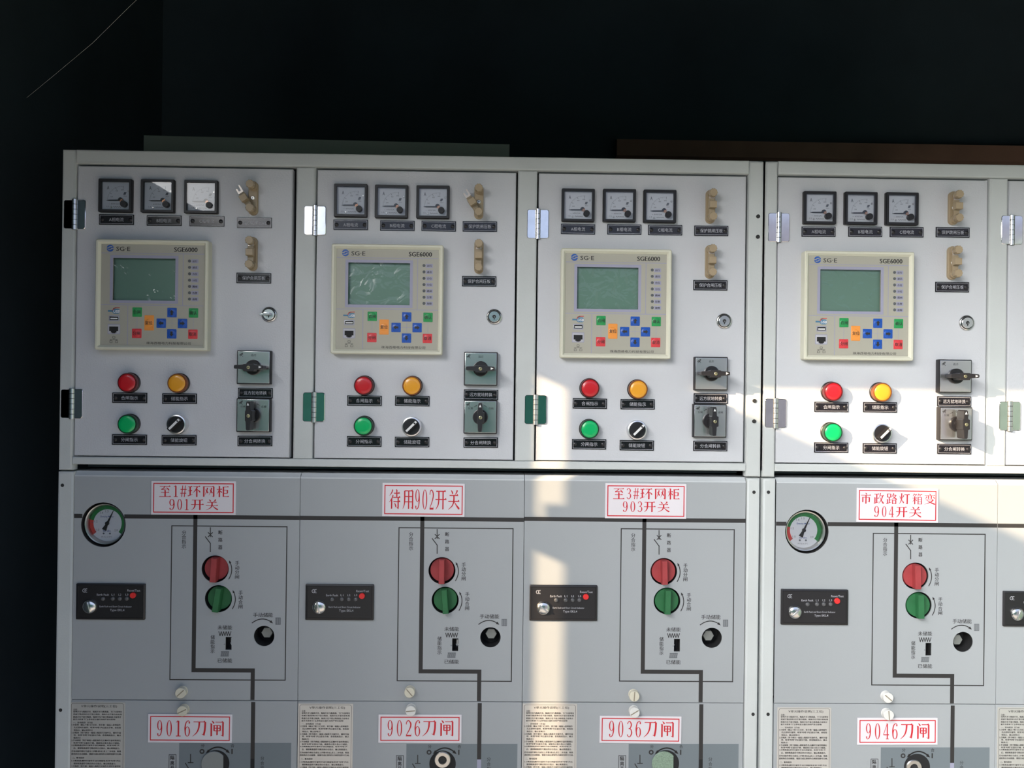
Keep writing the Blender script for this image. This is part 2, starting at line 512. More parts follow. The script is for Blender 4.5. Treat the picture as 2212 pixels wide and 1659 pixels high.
def ammeter(pos, label):
    t = thing('ammeter', pos, label, 'ammeter', 'ammeters on the doors')
    def bezel(mb):
        mb.loft([(rrect(48, 48, 1.6), 0), (rrect(48, 48, 1.6), 6.2), (rrect(46.6, 46.6, 1.2), 7.2), (rrect(40.6, 40.6, .8), 7.2), (rrect(40, 40, .6), 6.6), (rrect(40, 40, .6), 1.5)], front=True, smooth=True)
    obj('bezel', cached('bezel', bezel, 'black'), t)
    q = loc(555, 470, .0578)
    def dial(mb): mb.rect(0, 0, 40, 40, 2.0)
    d = obj('dial', cached('ammeter_dial', dial, 'dial'), t)
    def prints(mb):
        px_, pz_ = q(690, 580)
        for i in range(31):
            a = math.radians(180 - i * 3.2)
            lng = i % 5 == 0
            r0, r1 = (17.6 if i in (10, 20, 30) else 19.2 if lng else 20.0), 21
            mb.line([(px_ + r0 * math.cos(a), pz_ + r0 * math.sin(a)), (px_ + r1 * math.cos(a), pz_ + r1 * math.sin(a))], .45 if i in (10, 20, 30) else .22, 2.1)
        mb.text('A', *q(353, 258), 3.3, 5.2, 2.1, 0, .02)
        mb.text('200', *q(440, 487), 3.6, 1.9, 2.1); mb.text('400', *q(565, 340), 3.6, 1.9, 2.1); mb.text('600', *q(705, 312), 3.8, 1.9, 2.1)
        x, z = q(762, 402)
        mb.flat([(x - 2.2, z - 2), (x + 1.2, z - 2), (x + 2.6, z + 1.8), (x - .8, z + 1.8)], 2.1)
        mb.text('42L6', *q(770, 470), 4.6, 1.5, 2.1)
        mb.text('~ 600/5A', *q(490, 662), 15, 2.0, 2.1)
        mb.text('1.5', *q(335, 728), 3.6, 2.0, 2.1)
        sx0, sz0 = q(480, 738)
        mb.line([(sx0 + i * .8, sz0 - .2 + .9 * math.sin(i * 1.9) * (1 if i % 3 else .4)) for i in range(15)], .45, 2.1)
    obj('scale_print', cached('ammeter_print', prints, 'dialprint'), d)
    def scr(mb):
        for c in ((858, 338), (422, 748)):
            mb.lathe([(1.5, 2.0), (1.5, 2.5), (1.1, 2.9)], 16, *q(*c))
    obj('dial_screw', cached('dial_screw', scr, 'steel'), d)
    def needle(mb):
        x0, z0 = q(320, 580); x1, z1 = q(690, 580)
        mb.loft([([(x0, z0 - .15), (x0 + 4, z0 - .8), (x1, z1 - .95), (x1, z1 + .95), (x0 + 4, z0 + .8), (x0, z0 + .15)], 3.2),
                 ([(x0, z0 - .15), (x0 + 4, z0 - .8), (x1, z1 - .95), (x1, z1 + .95), (x0 + 4, z0 + .8), (x0, z0 + .15)], 3.7)], 0, smooth=False)
        hx, hz = q(668, 548)
        pts = [(hx + 3.3 * math.cos(a), hz - 1.4 + 3.6 * math.sin(a)) for a in [i * PI / 12 for i in range(13)]]
        mb.loft([(pts, 2.2), (pts, 4.2)], 0, smooth=False)
        cx, cz = q(695, 592)
        mb.ring(.8, 2.0, 4.4, cx, cz, n=16, m=1)
        mb.line([(cx - 2.6, cz - 1.2), (cx + 1.6, cz + 2.4)], .7, 4.45, 1)
    obj('pointer', cached('pointer', needle, ['black', 'copper']), t)
    def zk(mb):
        x, z = q(765, 680)
        mb.lathe([(4.5, 2), (4.5, 8.2), (4.0, 8.8)], 28, x, z)
        mb.line([rot2(-2.6, 0, .6), rot2(2.6, 0, .6)], .01, 8.8)
        a, b = rot2(-2.7, 0, .6), rot2(2.7, 0, .6)
        mb.line([(x + a[0], z + a[1]), (x + b[0], z + b[1])], .9, 8.9, 1)
    obj('zero_adjuster', cached('zero_adjuster', zk, ['black', 'blackm']), t)
    def cov(mb): mb.rect(0, 0, 40, 40, 6.3)
    obj('clear_cover', cached('clear_cover', cov, 'glass'), t)
    return t

def nameplate(pos, body, wid, label, ry=0.0):
    t = thing('nameplate', pos, label, 'nameplate', 'engraved black nameplates', ry)
    def pl(mb): mb.box(-25, 25, -7.5, 7.5, 0, 1.4, .35)
    obj('plate', cached('nameplate_plate', pl, 'plate'), t)
    def bd(mb): mb.frame(-23.6, 23.6, -6.1, 6.1, .45, 1.46)
    obj('border', cached('nameplate_border', bd, 'engrave'), t)
    def tx(mb): mb.text(body, 0, 0, wid, 5.7, 1.5, 0, -.004)
    obj('lettering', cached('plate_' + body, tx, 'engrave'), t)
    def sc(mb):
        mb.lathe([(2.9, 1.4), (2.8, 2.1), (2.0, 2.8), (.7, 3.1)], 20)
        mb.line([(-1.6, -.8), (1.6, .8)], .45, 3.12, 0)
    for x in (-20.3, 20.3):
        obj('screw', cached('plate_screw', sc, 'black'), t, (x * .001, 0, 0))
    return t

def fluted(r, n=10, d=.75):
    return [((r - (d if i % 2 else 0)) * math.cos(2 * PI * i / (2 * n)), (r - (d if i % 2 else 0)) * math.sin(2 * PI * i / (2 * n))) for i in range(2 * n)]
def test_link(pos, label, swung):
    t = thing('test_link', pos, label, 'test link', 'beige test links')
    def base(mb):
        mb.loft([(rrect(13.4, 49, 6.6, 8), 0), (rrect(13.4, 49, 6.6, 8), 4.2), (rrect(11.8, 47.4, 5.8, 8), 5.2)])
        for z in (17, -17): mb.lathe([(6.2, 5), (6.0, 9.5)], 24, 0, z)
    obj('base', cached('link_base', base, 'tan'), t)
    def stud(mb): mb.lathe([(4.2, 9.4), (4.2, 14)], 20)
    def knob(mb):
        mb.loft([(fluted(5.6), 13.4), (fluted(6.2), 14), (fluted(6.2), 20.6), (fluted(5.6), 21.4)], smooth=False)
    for z in (17, -17):
        k = obj('terminal_knob', cached('terminal_knob', knob, 'tan'), t, (0, 0, z * .001))
        obj('stud', cached('stud', stud, 'steel'), k)
    def blade(mb):
        mb.box(-4.0, 4.0, -2, 27, 10.2, 12.6, .5, 0)
        mb.box(-4.6, 4.6, 12, 24, 10.0, 14.5, .6, 0)
        mb.box(-5.2, 5.2, 12.5, 22, 14.0, 20.5, .8, 0)
        w = [(-4, 24), (4, 24), (4, 38), (1.8, 38), (1.8, 31), (.9, 29.6), (-.9, 29.6), (-1.8, 31), (-1.8, 35), (-4, 35)]
        mb.loft([(w, 10.8), (w, 12)], 1, smooth=False, back=True)
    obj('blade', cached('link_blade', blade, ['tan', 'zinc']), t, (0, 0, -.017), -math.radians(33) if swung else 0)
    def cs(mb):
        mb.lathe([(3.2, 5), (3.0, 5.8), (2.2, 6.4)], 24)
        mb.rect(0, 0, 3.0, .7, 6.5, 1); mb.rect(0, 0, .7, 3.0, 6.5, 1)
    obj('screw', cached('link_screw', cs, ['steel', 'seam']), t)
    return t

LINES = (345, 432, 520, 607, 693, 780, 866)
LEDTXT = ('运行', '通讯', '合位', '分位', '跳闸', '告警', '故障')
def relay(pos, label):
    t = thing('protection_relay', pos, label, 'relay', 'protection relays on the doors')
    q = loc(862, 812, .1046)
    FO = 12.0
    def frame(mb):
        mb.loft([(rrect(160, 158, 2.5), 0), (rrect(160, 158, 2.5), 14.2), (rrect(157.6, 155.6, 2), 15.6), (rrect(152.6, 150.6, 1), 15.6), (rrect(146.5, 144.5, .5), 12.3), (rrect(146.5, 144.5, .5), 4)], front=True)
    obj('housing', cached('relay_frame', frame, 'cream'), t)
    wx0, wx1, wz0, wz1 = -56.3, 32.3, -7.9, 52.6
    def face(mb): mb.holed(rrect(146.2, 144.2), [rrect(wx1 - wx0, wz1 - wz0, 0, 5, (wx0 + wx1) / 2, (wz0 + wz1) / 2)], FO, 1.6)
    f = obj('front_membrane', cached('relay_face', face, 'membrane'), t)
    e = FO + .12
    def lil(mb):
        mb.frame(wx0 - 4.2, wx1 + 4.2, wz0 - 4.2, wz1 + 4.2, 4.2, e)
        mb.rect(0, 59.5, 146, 1.0, e); mb.rect(0, -14.6, 146, 1.0, e)
        mb.rect(43.2, 22.4, 1.0, 73, e); mb.rect(-34.6, -43.4, 1.0, 57, e)
        for y in LINES: mb.rect(*q(1440, y + 3), 10.4, 5.8, e, 0, .8)
        mb.rect(*q(655, 1190), .5, 20, e); mb.rect(*q(1420, 1200), .5, 20, e)
        mb.rect(*q(1128, 1197), .5, 20, e); mb.rect(*q(1128, 1197), 20, .5, e)
        mb.rect(*q(343, 1130), 14.6, 8, e); mb.rect(*q(340, 1278), 17.6, 14.4, e)
    obj('printed_lines', cached('relay_lilac', lil, 'lilac'), f)
    CAPS = [('SG·E', q(467, 180), 20, 6.0, .12, 0), ('SGE6000', q(1318, 190), 33.5, 6.4, .28, 0), ('珠海西格电力科技有限公司', q(1083, 1472), 63, 3.8, 0, .15)]
    CAPS += [(tx_, q(1440, y + 3), 7.0, 3.2, .08, 0) for y, tx_ in zip(LINES, LEDTXT)]
    for tx_, p_, w_, h_, d_, sl__ in CAPS:
        def letters(mb):
            if d_: mb.bold(tx_, *p_, w_, h_, e + .1, 0, d_)
            else: mb.text(tx_, *p_, w_, h_, e + .1, 0, 0, sl__)
        obj('lettering', cached('relay_text_' + tx_, letters, 'print'), f)
    def nw(mb):
        e2 = e + .1
        x, z = q(340, 1392)
        mb.frame(x - 1.8, x + 1.8, z - 1.5, z + 1.5, .4, e2)
        mb.rect(x, z - 2.2, .4, 1.6, e2); mb.rect(x, z - 3, 11.6, .4, e2)
        for s in (-4, 4):
            mb.rect(x + s, z - 3.8, .4, 1.6, e2)
            mb.frame(x + s - 1.9, x + s + 1.9, z - 7.6, z - 4.4, .4, e2)
    obj('network_symbol', cached('network_symbol', nw, 'print'), f)
    def lg(mb):
        x, z = q(290, 172)
        mb.flat(circle(5.0, 40, x, z), e + .1)
        for a in (0, PI):
            p = [(-5.6, -1.0), (-1.6, -1.0), (-.6, .4), (3.2, .4), (3.2, 1.4), (-.9, 1.4), (-2.0, .1), (-5.6, .1)]
            mb.flat([(x + rot2(u, v + 1.1, a + .12)[0], z + rot2(u, v + 1.1, a + .12)[1]) for u, v in p], e + .2, 1)
    obj('logo', cached('relay_logo', lg, ['logo', 'membrane']), f)
    def ul(mb):
        x, z = q(372, 1035)
        mb.flat(rrect(10.6, 7, 3, 5, x, z), e + .1, 0)
        mb.rect(x - 8.4, z + .3, 6.6, 2.2, e + .1, 0)
        mb.line([(x - 5, z + 1.6), (x - 3.6, z + 4.0), (x - 1, z + 5), (x + 4.4, z + 5.2)], 1.2, e + .14, 1)
        mb.text('USB', x + .6, z - .2, 9.0, 4.0, e + .22, 2, .02, .2)
    obj('usb_mark', cached('usb_mark', ul, ['logoblue', 'logored', 'white']), f)
    def leds(mb):
        mb.lathe([(2.1, FO), (2.0, FO + .5), (1.2, FO + .9)], 18)
    for y in LINES:
        x, z = q(1367, y)
        obj('indicator_led', cached('relay_led', leds, 'greyprint'), f, (x * .001, 0, z * .001))
    KEYS = (('合闸', 657, 1045, 'kgreen'), ('确认', 1422, 1057, 'kgreen'), ('^', 1130, 1052, 'kblue'), ('<', 984, 1197, 'kblue'), ('>', 1273, 1200, 'kblue'), ('v', 1127, 1343, 'kblue'),
            ('复位', 820, 1192, 'korange'), ('分闸', 652, 1337, 'kred'), ('取消', 1414, 1347, 'kred'))
    for s, x, y, m in KEYS:
        h = 21.7 if m == 'korange' else 13.4
        def key(mb):
            mb.loft([(rrect(13.4, h, .9), FO), (rrect(13.4, h, .9), FO + .35), (rrect(12.9, h - .5, .8), FO + .5)], 0)
            mb.loft([(circle(5.8, 28), FO + .5), (circle(4.8, 28), FO + 1.0), (circle(3.0, 28), FO + 1.25)], 0)
            if s in '^<>v':
                a = {'^': PI / 2, '<': PI, '>': 0, 'v': -PI / 2}[s]
                w = [(3.7, 0), (.3, 3.1), (.3, 1.5), (-3.4, 1.5), (-3.4, -1.5), (.3, -1.5), (.3, -3.1)]
                mb.flat([rot2(u, v, a) for u, v in w][::-1], FO + 1.4, 1)
            else:
                mb.bold(s, 0, 0, 10.4, 5.4, FO + 1.4, 1, .08)
        kx, kz = q(x, y)
        obj('key', cached('key_' + s, key, [m, 'print']), f, (kx * .001, 0, kz * .001), label={'kgreen': 'green', 'kblue': 'blue arrow', 'korange': 'tall orange', 'kred': 'red'}[m] + ' key')
    def scr(mb):
        mb.rect((wx0 + wx1) / 2, (wz0 + wz1) / 2, wx1 - wx0 + 2, wz1 - wz0 + 2, 6.5)
    s = obj('screen', cached('lcd', scr, 'lcd'), t, label='dark green display')
    def cov(mb): mb.rect((wx0 + wx1) / 2, (wz0 + wz1) / 2, wx1 - wx0 + 1, wz1 - wz0 + 1, FO - .9)
    obj('screen_film', cached('screen_film', cov, 'film'), s)
    def usb(mb):
        mb.box(-6.6, 6.6, -2.9, 2.9, FO, FO + .4, .2, 0)
        mb.rect(0, 0, 12, 4.8, FO + .45, 1); mb.rect(0, -.4, 10, 1.9, FO + .5, 2)
    x, z = q(343, 1130)
    obj('usb_port', cached('usb_port', usb, ['steel', 'inside', 'white']), f, (x * .001, 0, z * .001))
    def rj(mb):
        mb.box(-8, 8, -6.2, 6.2, FO, FO + .5, .2, 0)
        mb.flat([(-6.4, 3.6), (-6.4, -3), (-4, -3), (-4, -5), (-2.4, -5), (-2.4, -6), (2.4, -6), (2.4, -5), (4, -5), (4, -3), (6.4, -3), (6.4, 3.6)], FO + .56, 1)
    x, z = q(340, 1278)
    obj('network_port', cached('network_port', rj, ['engrave', 'inside']), f, (x * .001, 0, z * .001))
    return t

def lamp(pos, col, label):
    t = thing('indicator_lamp', pos, label, 'lamp', 'round indicator lamps')
    def collar(mb): mb.lathe([(14.6, 0), (14.6, 2.2), (13.6, 3.0)], 44)
    obj('collar', cached('collar', collar, 'black'), t)
    def ring(mb): mb.lathe([(13.6, 2.5), (14.0, 9.5), (13.8, 11.2), (13.2, 12.0), (12.2, 12.0), (12.0, 11.2)], 44)
    obj('bezel_ring', cached('ring_' + col, ring, 'd' + col), t)
    def lens(mb): mb.lathe([(12.2, 10.5), (12.0, 12.0), (11.2, 12.7), (7, 13.1), (2, 13.2)], 44)
    obj('lens', cached('lens_' + col, lens, 'l' + col), t)
    return t

def selector(pos, label):
    t = thing('selector_switch', pos, label, 'switch', 'round selector switches')
    def ring(mb): mb.lathe([(14.4, 0), (14.4, 3), (14.3, 9.0), (13.6, 10.8), (12.2, 11.2), (11.7, 10.0)], 44)
    obj('chrome_ring', cached('selector_ring', ring, 'barrel'), t)
    def face(mb): mb.lathe([(11.8, 9.0), (11.6, 10.2), (11.0, 10.4)], 44)
    obj('dial', cached('selector_face', face, 'black'), t)
    def bar(mb):
        w = [(-11.2, -3.0), (10.2, -3.0), (11.6, 0), (10.2, 3.0), (-11.2, 3.0)]
        mb.loft([(w, 10.6), ([(a * .97, b * .95) for a, b in w], 20)], 0, smooth=False)
        mb.flat([(-9, -1.6), (11, -1.6), (11, 1.6), (-9, 1.6)], 20.1, 1)
        mb.flat([(6.4, -1.3), (8.4, -1.3), (8.4, 1.3), (6.4, 1.3)], 20.2, 2)
    obj('grip', cached('selector_grip', bar, ['black', 'white', 'black']), t, None, -math.radians(45))
    return t

def cam_switch(pos, kind, label):
    t = thing('cam_switch', pos, label, 'switch', 'square cam switches')
    def base(mb): mb.loft([(rrect(48.6, 48.6, 1.2), 0), (rrect(48.6, 48.6, 1.2), 8.2), (rrect(47.6, 47.6, 1), 9)])
    obj('base', cached('cam_base', base, 'black'), t)
    def face(mb): mb.box(-22.8, 22.8, -22.8, 22.8, 8.8, 9.7, .4)
    fc = obj('face_plate', cached('cam_face', face, 'brushed'), t)
    def pr(mb):
        e = 9.8
        mb.line([(-19, 16), (-18, 18), (-17, 17), (-15.6, 19.6)], .8, e); mb.line([(-20, 17.4), (-16, 20.4)], .9, e); mb.line([(-16.4, 16.2), (-15.4, 15.4)], .6, e)
        if kind == 'remote':
            mb.text('远方', 0, 17.6, 7.4, 3.6, e)
            mb.text('就地', 19.4, -1.8, 5.6, 3.0, e)
        else:
            mb.text('分闸', -14.6, 12.4, 7, 3.6, e); mb.text('合闸', 15.0, 12.4, 7, 3.6, e); mb.text('0', 0, 18, 2.0, 3.6, e)
            for s in (-1, 1):
                mb.line([(s * 9.5, 14.4), (s * 5.4, 16.6)], .4, e)
                mb.tip(s * 4.6, 17.0, math.atan2(1, -2 * s), 2.4, 1.4, e)
    obj('lettering', cached('cam_print_' + kind, pr, 'print'), fc)
    def hub(mb): mb.lathe([(11, 9.5), (11, 13), (10, 14.5)], 40)
    obj('hub', cached('cam_hub', hub, 'black'), t)
    def hd(mb):
        w = [(-20.5, -1.6), (-19.5, -2.6), (-8, -3.4), (-6.8, -6.0), (6.8, -6.0), (8, -3.4), (19.5, -2.6), (20.5, -1.6), (20.5, 1.6), (19.5, 2.6), (8, 3.4), (6.8, 4.4), (-6.8, 4.4), (-8, 3.4), (-19.5, 2.6), (-20.5, 1.6)]
        wide = [(-9.5, -6), (9.5, -6), (9.5, 4.4), (-9.5, 4.4)]
        neck = [(a * .97, b * .97) for a, b in w]
        mb.loft([(neck, 16), (w, 18), (w, 34), ([(a * .98, b * .9) for a, b in w], 35)], 0, smooth=False, back=True)
        mb.lathe([(5.8, 14), (5.8, 17)], 24, m=0)
        mb.flat([(18.6, 0), (14.6, 1.7), (14.6, -1.7)][::-1], 35.12, 1)
        mb.lathe([(2.5, 35), (2.3, 35.7), (1.6, 36)], 18, 0, -.6, 2)
        mb.rect(0, -.6, 3, .6, 36.1, 3)
    obj('handle', cached('cam_handle', hd, ['black', 'white', 'brass', 'seam']), t, None, 0 if kind == 'remote' else -PI / 2)
    return t

NP = dict(a='A相电流', b='B相电流', c='C相电流', trip='保护跳闸压板', close='保护合闸压板', on='合闸指示', st='储能指示', off='分闸指示', sel='储能旋钮', rem='远方就地转换', oc='分合闸转换')
NW = dict(a=21, b=21, c=21, trip=33, close=33, on=24, st=24, off=24, sel=24, rem=33, oc=30)
DOORS = {
 '901': dict(am=[(A1, 524, 499), (A1, 899, 503), (A1, 1283, 511)],
   np=dict(a=(A1, 538, 714), b=(A1, 960, 723), c=(A1, 1338, 728), trip=(A1, 1759, 742), close=(A1, 1753, 1232), on=(B1, 655, 735), st=(B1, 1096, 742), off=(B1, 653, 1105), sel=(B1, 1092, 1110), rem=(B1, 1767, 692), oc=(B1, 1763, 1117)),
   relay=(A1, 849, 1380), links=((A1, 1718, 502, True), (A1, 1712, 1001, False)), lamps=((B1, 628, 600), (B1, 1070, 605), (B1, 628, 968)), sel=(B1, 1065, 970), cam=((B1, 1752, 465), (B1, 1748, 889))),
 '902': dict(am=[(A2, 562, 461), (A2, 923, 470), (A2, 1290, 475)],
   np=dict(a=(A2, 563, 678), b=(A2, 976, 686), c=(A2, 1342, 690), trip=(A2, 1706, 693), close=(A2, 1700, 1178), on=(B2, 684, 760), st=(B2, 1108, 762), off=(B2, 682, 1121), sel=(B2, 1106, 1126), rem=(B2, 1716, 707), oc=(B2, 1714, 1131)),
   relay=(A2, 884, 1337), links=((A2, 1695, 455, True), (A2, 1695, 945, False)), lamps=((B2, 675, 625), (B2, 1103, 628), (B2, 673, 985)), sel=(B2, 1100, 990), cam=((B2, 1714, 478), (B2, 1711, 904))),
 '903': dict(am=[(A3, 540, 437), (A3, 886, 440), (A3, 1226, 447)],
   np=dict(a=(A3, 538, 640), b=(A3, 926, 643), c=(A3, 1269, 648), trip=(A3, 1656, 654), close=(A3, 1648, 1110), on=(B3, 637, 744), st=(B3, 1038, 750), off=(B3, 631, 1085), sel=(B3, 1031, 1095), rem=(B3, 1651, 702), oc=(B3, 1647, 1100)),
   relay=(A3, 857, 1264), links=((A3, 1673, 431, False), (A3, 1669, 899, False)), lamps=((B3, 640, 615), (B3, 1045, 625), (B3, 637, 960)), sel=(B3, 1035, 967), cam=((B3, 1655, 493), (B3, 1645, 889))),
 '904': dict(am=[(A4, 511, 457), (A4, 855, 462), (A4, 1199, 466)],
   np=dict(a=(A4, 497, 659), b=(A4, 887, 660), c=(A4, 1233, 663), trip=(A4, 1618, 665), close=(A4, 1614, 1122), on=(B4, 604, 615), st=(B4, 1011, 618), off=(B4, 602, 955), sel=(B4, 1008, 961), rem=(B4, 1630, 569), oc=(B4, 1631, 967)),
   relay=(A4, 837, 1278), links=((A4, 1675, 442, False), (A4, 1666, 907, False)), lamps=((B4, 625, 487), (B4, 1035, 492), (B4, 622, 828)), sel=(B4, 1030, 835), cam=((B4, 1641, 358), (B4, 1646, 756))),
}
WHERE = {'a': 'under the first ammeter', 'b': 'under the middle ammeter', 'c': 'under the third ammeter', 'trip': 'under the upper test link', 'close': 'under the lower test link', 'on': 'under the red lamp',
         'st': 'under the amber lamp', 'off': 'under the green lamp', 'sel': 'under the round selector switch', 'rem': 'between the two square switches', 'oc': 'under the lower square switch'}
for un, D in DOORS.items():
    on = 'on the door over the %s sign' % un
    for z, ph in zip(D['am'], ('A phase, left of three', 'B phase, middle of three', 'C phase, right of three')):
        ammeter(spot(*z, 7), 'square black-framed ammeter, %s, %s' % (ph, on))
    for k, z in D['np'].items():
        nameplate(spot(*z, 1.4), NP[k], NW[k], 'black engraved nameplate %s, %s' % (WHERE[k], on), random.uniform(-.008, .008))
    relay(spot(*D['relay'], 15), 'cream protection relay with green screen and keypad, ' + on)
    for i, z in enumerate(D['links']):
        test_link(spot(*z[:3], 20), 'beige test link, %s, %s' % (('upper, swung open to the left' if z[3] else 'upper, closed') if i == 0 else 'lower, closed', on), z[3])
    for z, c, n in zip(D['lamps'], ('red', 'amber', 'green'), ('lred', 'lamber', 'lgreen')):
        lamp(spot(*z, 13), c, 'round %s indicator lamp, %s' % (c, on))
    selector(spot(*D['sel'], 11), 'round selector switch with white pointer, ' + on)
    cam_switch(spot(*D['cam'][0], 9.5), 'remote', 'square switch with black handle lying level, ' + on)
    cam_switch(spot(*D['cam'][1], 9.5), 'trip', 'square switch with black handle standing upright, ' + on)

# ------------------------------------------------------------------ lower switchgear cubicles
J3 = at(*px(C3, 1087, 478))
def c3(x, y):
    w = at(*px(C3, x, y))
    return ((w.x - J3.x) * 1000, (w.z - J3.z) * 1000)
def d3(x, y): return c3(x, y + 970.2)
ZLT, ZLB, ZBRK = 1331.0, 560.0, 1001.6
JUNC = {'901': px(C1, 1230, 478), '902': px(C2, 1190, 495), '903': px(C3, 1087, 478), '904': px(C4, 1137, 361)}
JX = [-609.0, -284.3, 40.9, 365.0, 409.4, 737.2, 1062.0]
PANELS = {'901': (JX[0], JX[1]), '902': (JX[1], JX[2]), '903': (JX[2], JX[3]), '904': (JX[4], JX[5]), '905': (JX[5], JX[6])}
HR, HS = 19.6, 14.8
LETTER = [None]
def cubicle(un, gauge_px):
    x0, x1 = PANELS[un]
    if un == '905':
        jx = at(*JUNC['904'])[0] * 1000 + 327; jz = at(*JUNC['904'])[2] * 1000
    else:
        j = at(*JUNC[un]); jx, jz = j.x * 1000, j.z * 1000
    where = {'901': 'leftmost, with the 901 sign', '902': 'with the 902 sign', '903': 'with the 903 sign', '904': 'with the 904 sign', '905': 'cut off by the right edge'}[un]
    t = thing('switchgear_cubicle', (jx * .001, 0, jz * .001), 'grey lower switchgear cubicle ' + where, 'switchgear', 'lower switchgear cubicles')
    a, b = x0 - jx + .35, x1 - jx - .35
    top, brk, bot = ZLT - jz, ZBRK - jz, ZLB - jz
    bd = MB().box(a, b, bot, top - 2, -640, -40)
    obj('body', bd.mesh('body', 'inside'), t)
    cs = MB()
    cs.box(a, b, top - 1.4, top - .2, -640, -8)
    cs.box(a, a + 1.2, bot, top - .2, -640, -30)
    cs.box(b - 1.2, b, bot, top - .2, -640, -30)
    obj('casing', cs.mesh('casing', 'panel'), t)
    # upper cover with its openings
    pr, pg, ps = c3(1257, 910), c3(1284, 1157), c3(1660, 1467)
    s0, s1 = c3(1343, 1475), c3(1392, 1582)
    slot = rrect(s1[0] - s0[0], s0[1] - s1[1], 0, 5, (s0[0] + s1[0]) / 2, (s0[1] + s1[1]) / 2)
    holes = [circle(HR, 48, *pr), circle(HR, 48, *pg), circle(HS, 40, *ps), slot]
    g = None
    if gauge_px:
        w = at(*gauge_px)
        g = (w.x * 1000 - jx, w.z * 1000 - jz)
        holes.append(circle(32.2, 56, *g))
    lipz = top - 7.2
    cv = MB()
    cv.holed([(a, brk + .6), (b, brk + .6), (b, lipz), (a, lipz)], [h[::-1] for h in holes] if un != '905' else [], 0, 1.6)
    cv.box(a, b, brk + .6, lipz, -30, -29)
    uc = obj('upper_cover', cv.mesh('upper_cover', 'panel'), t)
    lp = MB()
    p = [(lipz, 0), (lipz + 1.5, -.4), (top - 1.5, -5.4), (top, -7), (top, -40)]
    for (z0, o0), (z1, o1) in zip(p, p[1:]):
        i = [lp.pt(a, z0, o0), lp.pt(b, z0, o0), lp.pt(b, z1, o1), lp.pt(a, z1, o1)]
        lp.face(i, 0, True)
    obj('top_lip', lp.mesh('top_lip', 'lip'), uc, label='paler folded edge')
    if un != '905':
        for h, dp in zip(holes, (-24, -24, -26, -14, -32)):
            r = MB().loft([(h, -1.6), (h, dp)], smooth=False)
            obj('recess', r.mesh('recess', 'inside'), uc)
    lw = MB().box(a, b, bot, brk - .6, -20, -.2, .5)
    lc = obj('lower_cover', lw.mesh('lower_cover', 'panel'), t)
    e = .12
    key = 'end' if un == '905' else 'std'
    ln = MB()
    if un == '905':
        ln.rect((a + b) / 2, 0, b - a, 5.9, e)
    else:
        hw = math.sqrt(32.1 ** 2 - (abs(g[1]) - 2.95) ** 2) - .6 if g else 0
        for q0, q1 in ([(a, g[0] - hw), (g[0] + hw, b)] if g else [(a, b)]):
            ln.rect((q0 + q1) / 2, 0, q1 - q0, 5.9, e)
        v1, v2 = c3(1085, 1750), c3(1568, 1750)
        xv = (c3(1085, 900)[0] + v1[0]) / 2
        ln.rect(xv, v1[1] / 2, 5.9, -v1[1] + 5.9, e)
        ln.rect((xv + v2[0]) / 2, v1[1], v2[0] - xv + 5.9, 5.9, e + .02)
        ln.rect(v2[0], (v1[1] + brk + 1) / 2, 5.9, v1[1] - brk - 1, e)
        ox0, oz1 = c3(896, 547); ox1, oz0 = c3(1838, 1838)
        of = MB().frame(ox0, ox1, oz0, oz1, 1.5, e - .03)
        obj('outline_frame', of.mesh('outline_frame', 'print'), uc)
    obj('mimic_diagram', ln.mesh('mimic_diagram', 'print'), uc)
    if un != '905':
        e = .14
        for i, (txt, cx, ys, sz, bd_) in enumerate((('分合指示', 1000, (608, 645, 683, 722), 6.4, .1), ('断路器', 1300, (607, 668, 730), 6.4, .14), ('手动分闸', 1438, (860, 899, 937, 975), 6.5, .1),
                                             ('手动合闸', 1467, (1107, 1146, 1185, 1222), 6.5, .1), ('储能指示', 1237, (1477, 1515, 1553, 1592), 6.4, .1))):
            def cp(mb): mb.column(txt, c3(cx, sum(ys) / len(ys))[0], [c3(cx, y)[1] for y in ys], sz, e, 0, bd_)
            obj('lettering', cached('caption_column_%d' % i, cp, 'print'), uc)
        for i, (txt, p_, w_, h_) in enumerate((('手动储能', (1652, 1292), 28.4, 6.4), ('未储能', (1338, 1396), 21, 6.2), ('已储能', (1338, 1670), 21, 6.2))):
            def cp(mb): mb.bold(txt, *c3(*p_), w_, h_, e, 0, .1)
            obj('lettering', cached('caption_%d' % i, cp, 'print'), uc)
        def bs(mb):
            mb.line([c3(1217, 567), c3(1217, 640)], 1.3, e)
            x, z = c3(1217, 625)
            mb.line([(x - 2.9, z - 2.9), (x + 2.9, z + 2.9)], 1.2, e + .01); mb.line([(x - 2.9, z + 2.9), (x + 2.9, z - 2.9)], 1.2, e + .02)
            mb.line([c3(1177, 643), c3(1217, 697), c3(1217, 765)], 1.3, e)
        obj('breaker_symbol', cached('breaker_symbol', bs, 'print'), uc)
        for i, (q0, q1, q2, hx_, w_, tp) in enumerate((((1370, 993), (1414, 920), (1376, 848), (1371, 838), 1.2, (116, 4.4, 3.4)), ((1400, 1240), (1444, 1165), (1406, 1095), (1401, 1085), 1.2, (116, 4.4, 3.4)),
                                                  ((1563, 1357), (1645, 1296), (1722, 1352), (1734, 1362), 1.3, (-38, 5, 4)))):
            def ar_(mb):
                mb.arc(c3(*q0), c3(*q1), c3(*q2), w_, e)
                mb.tip(*c3(*hx_), math.radians(tp[0]), tp[1], tp[2], e)
            obj('turning_arrow', cached('turning_arrow_%d' % i, ar_, 'print'), uc)
        def sp_(mb):
            xs = [1288 + i * 100 / 10 for i in range(11)]
            mb.line([c3(x, 1430 if i % 2 == 0 else 1464) for i, x in enumerate(xs)], 1.0, e)
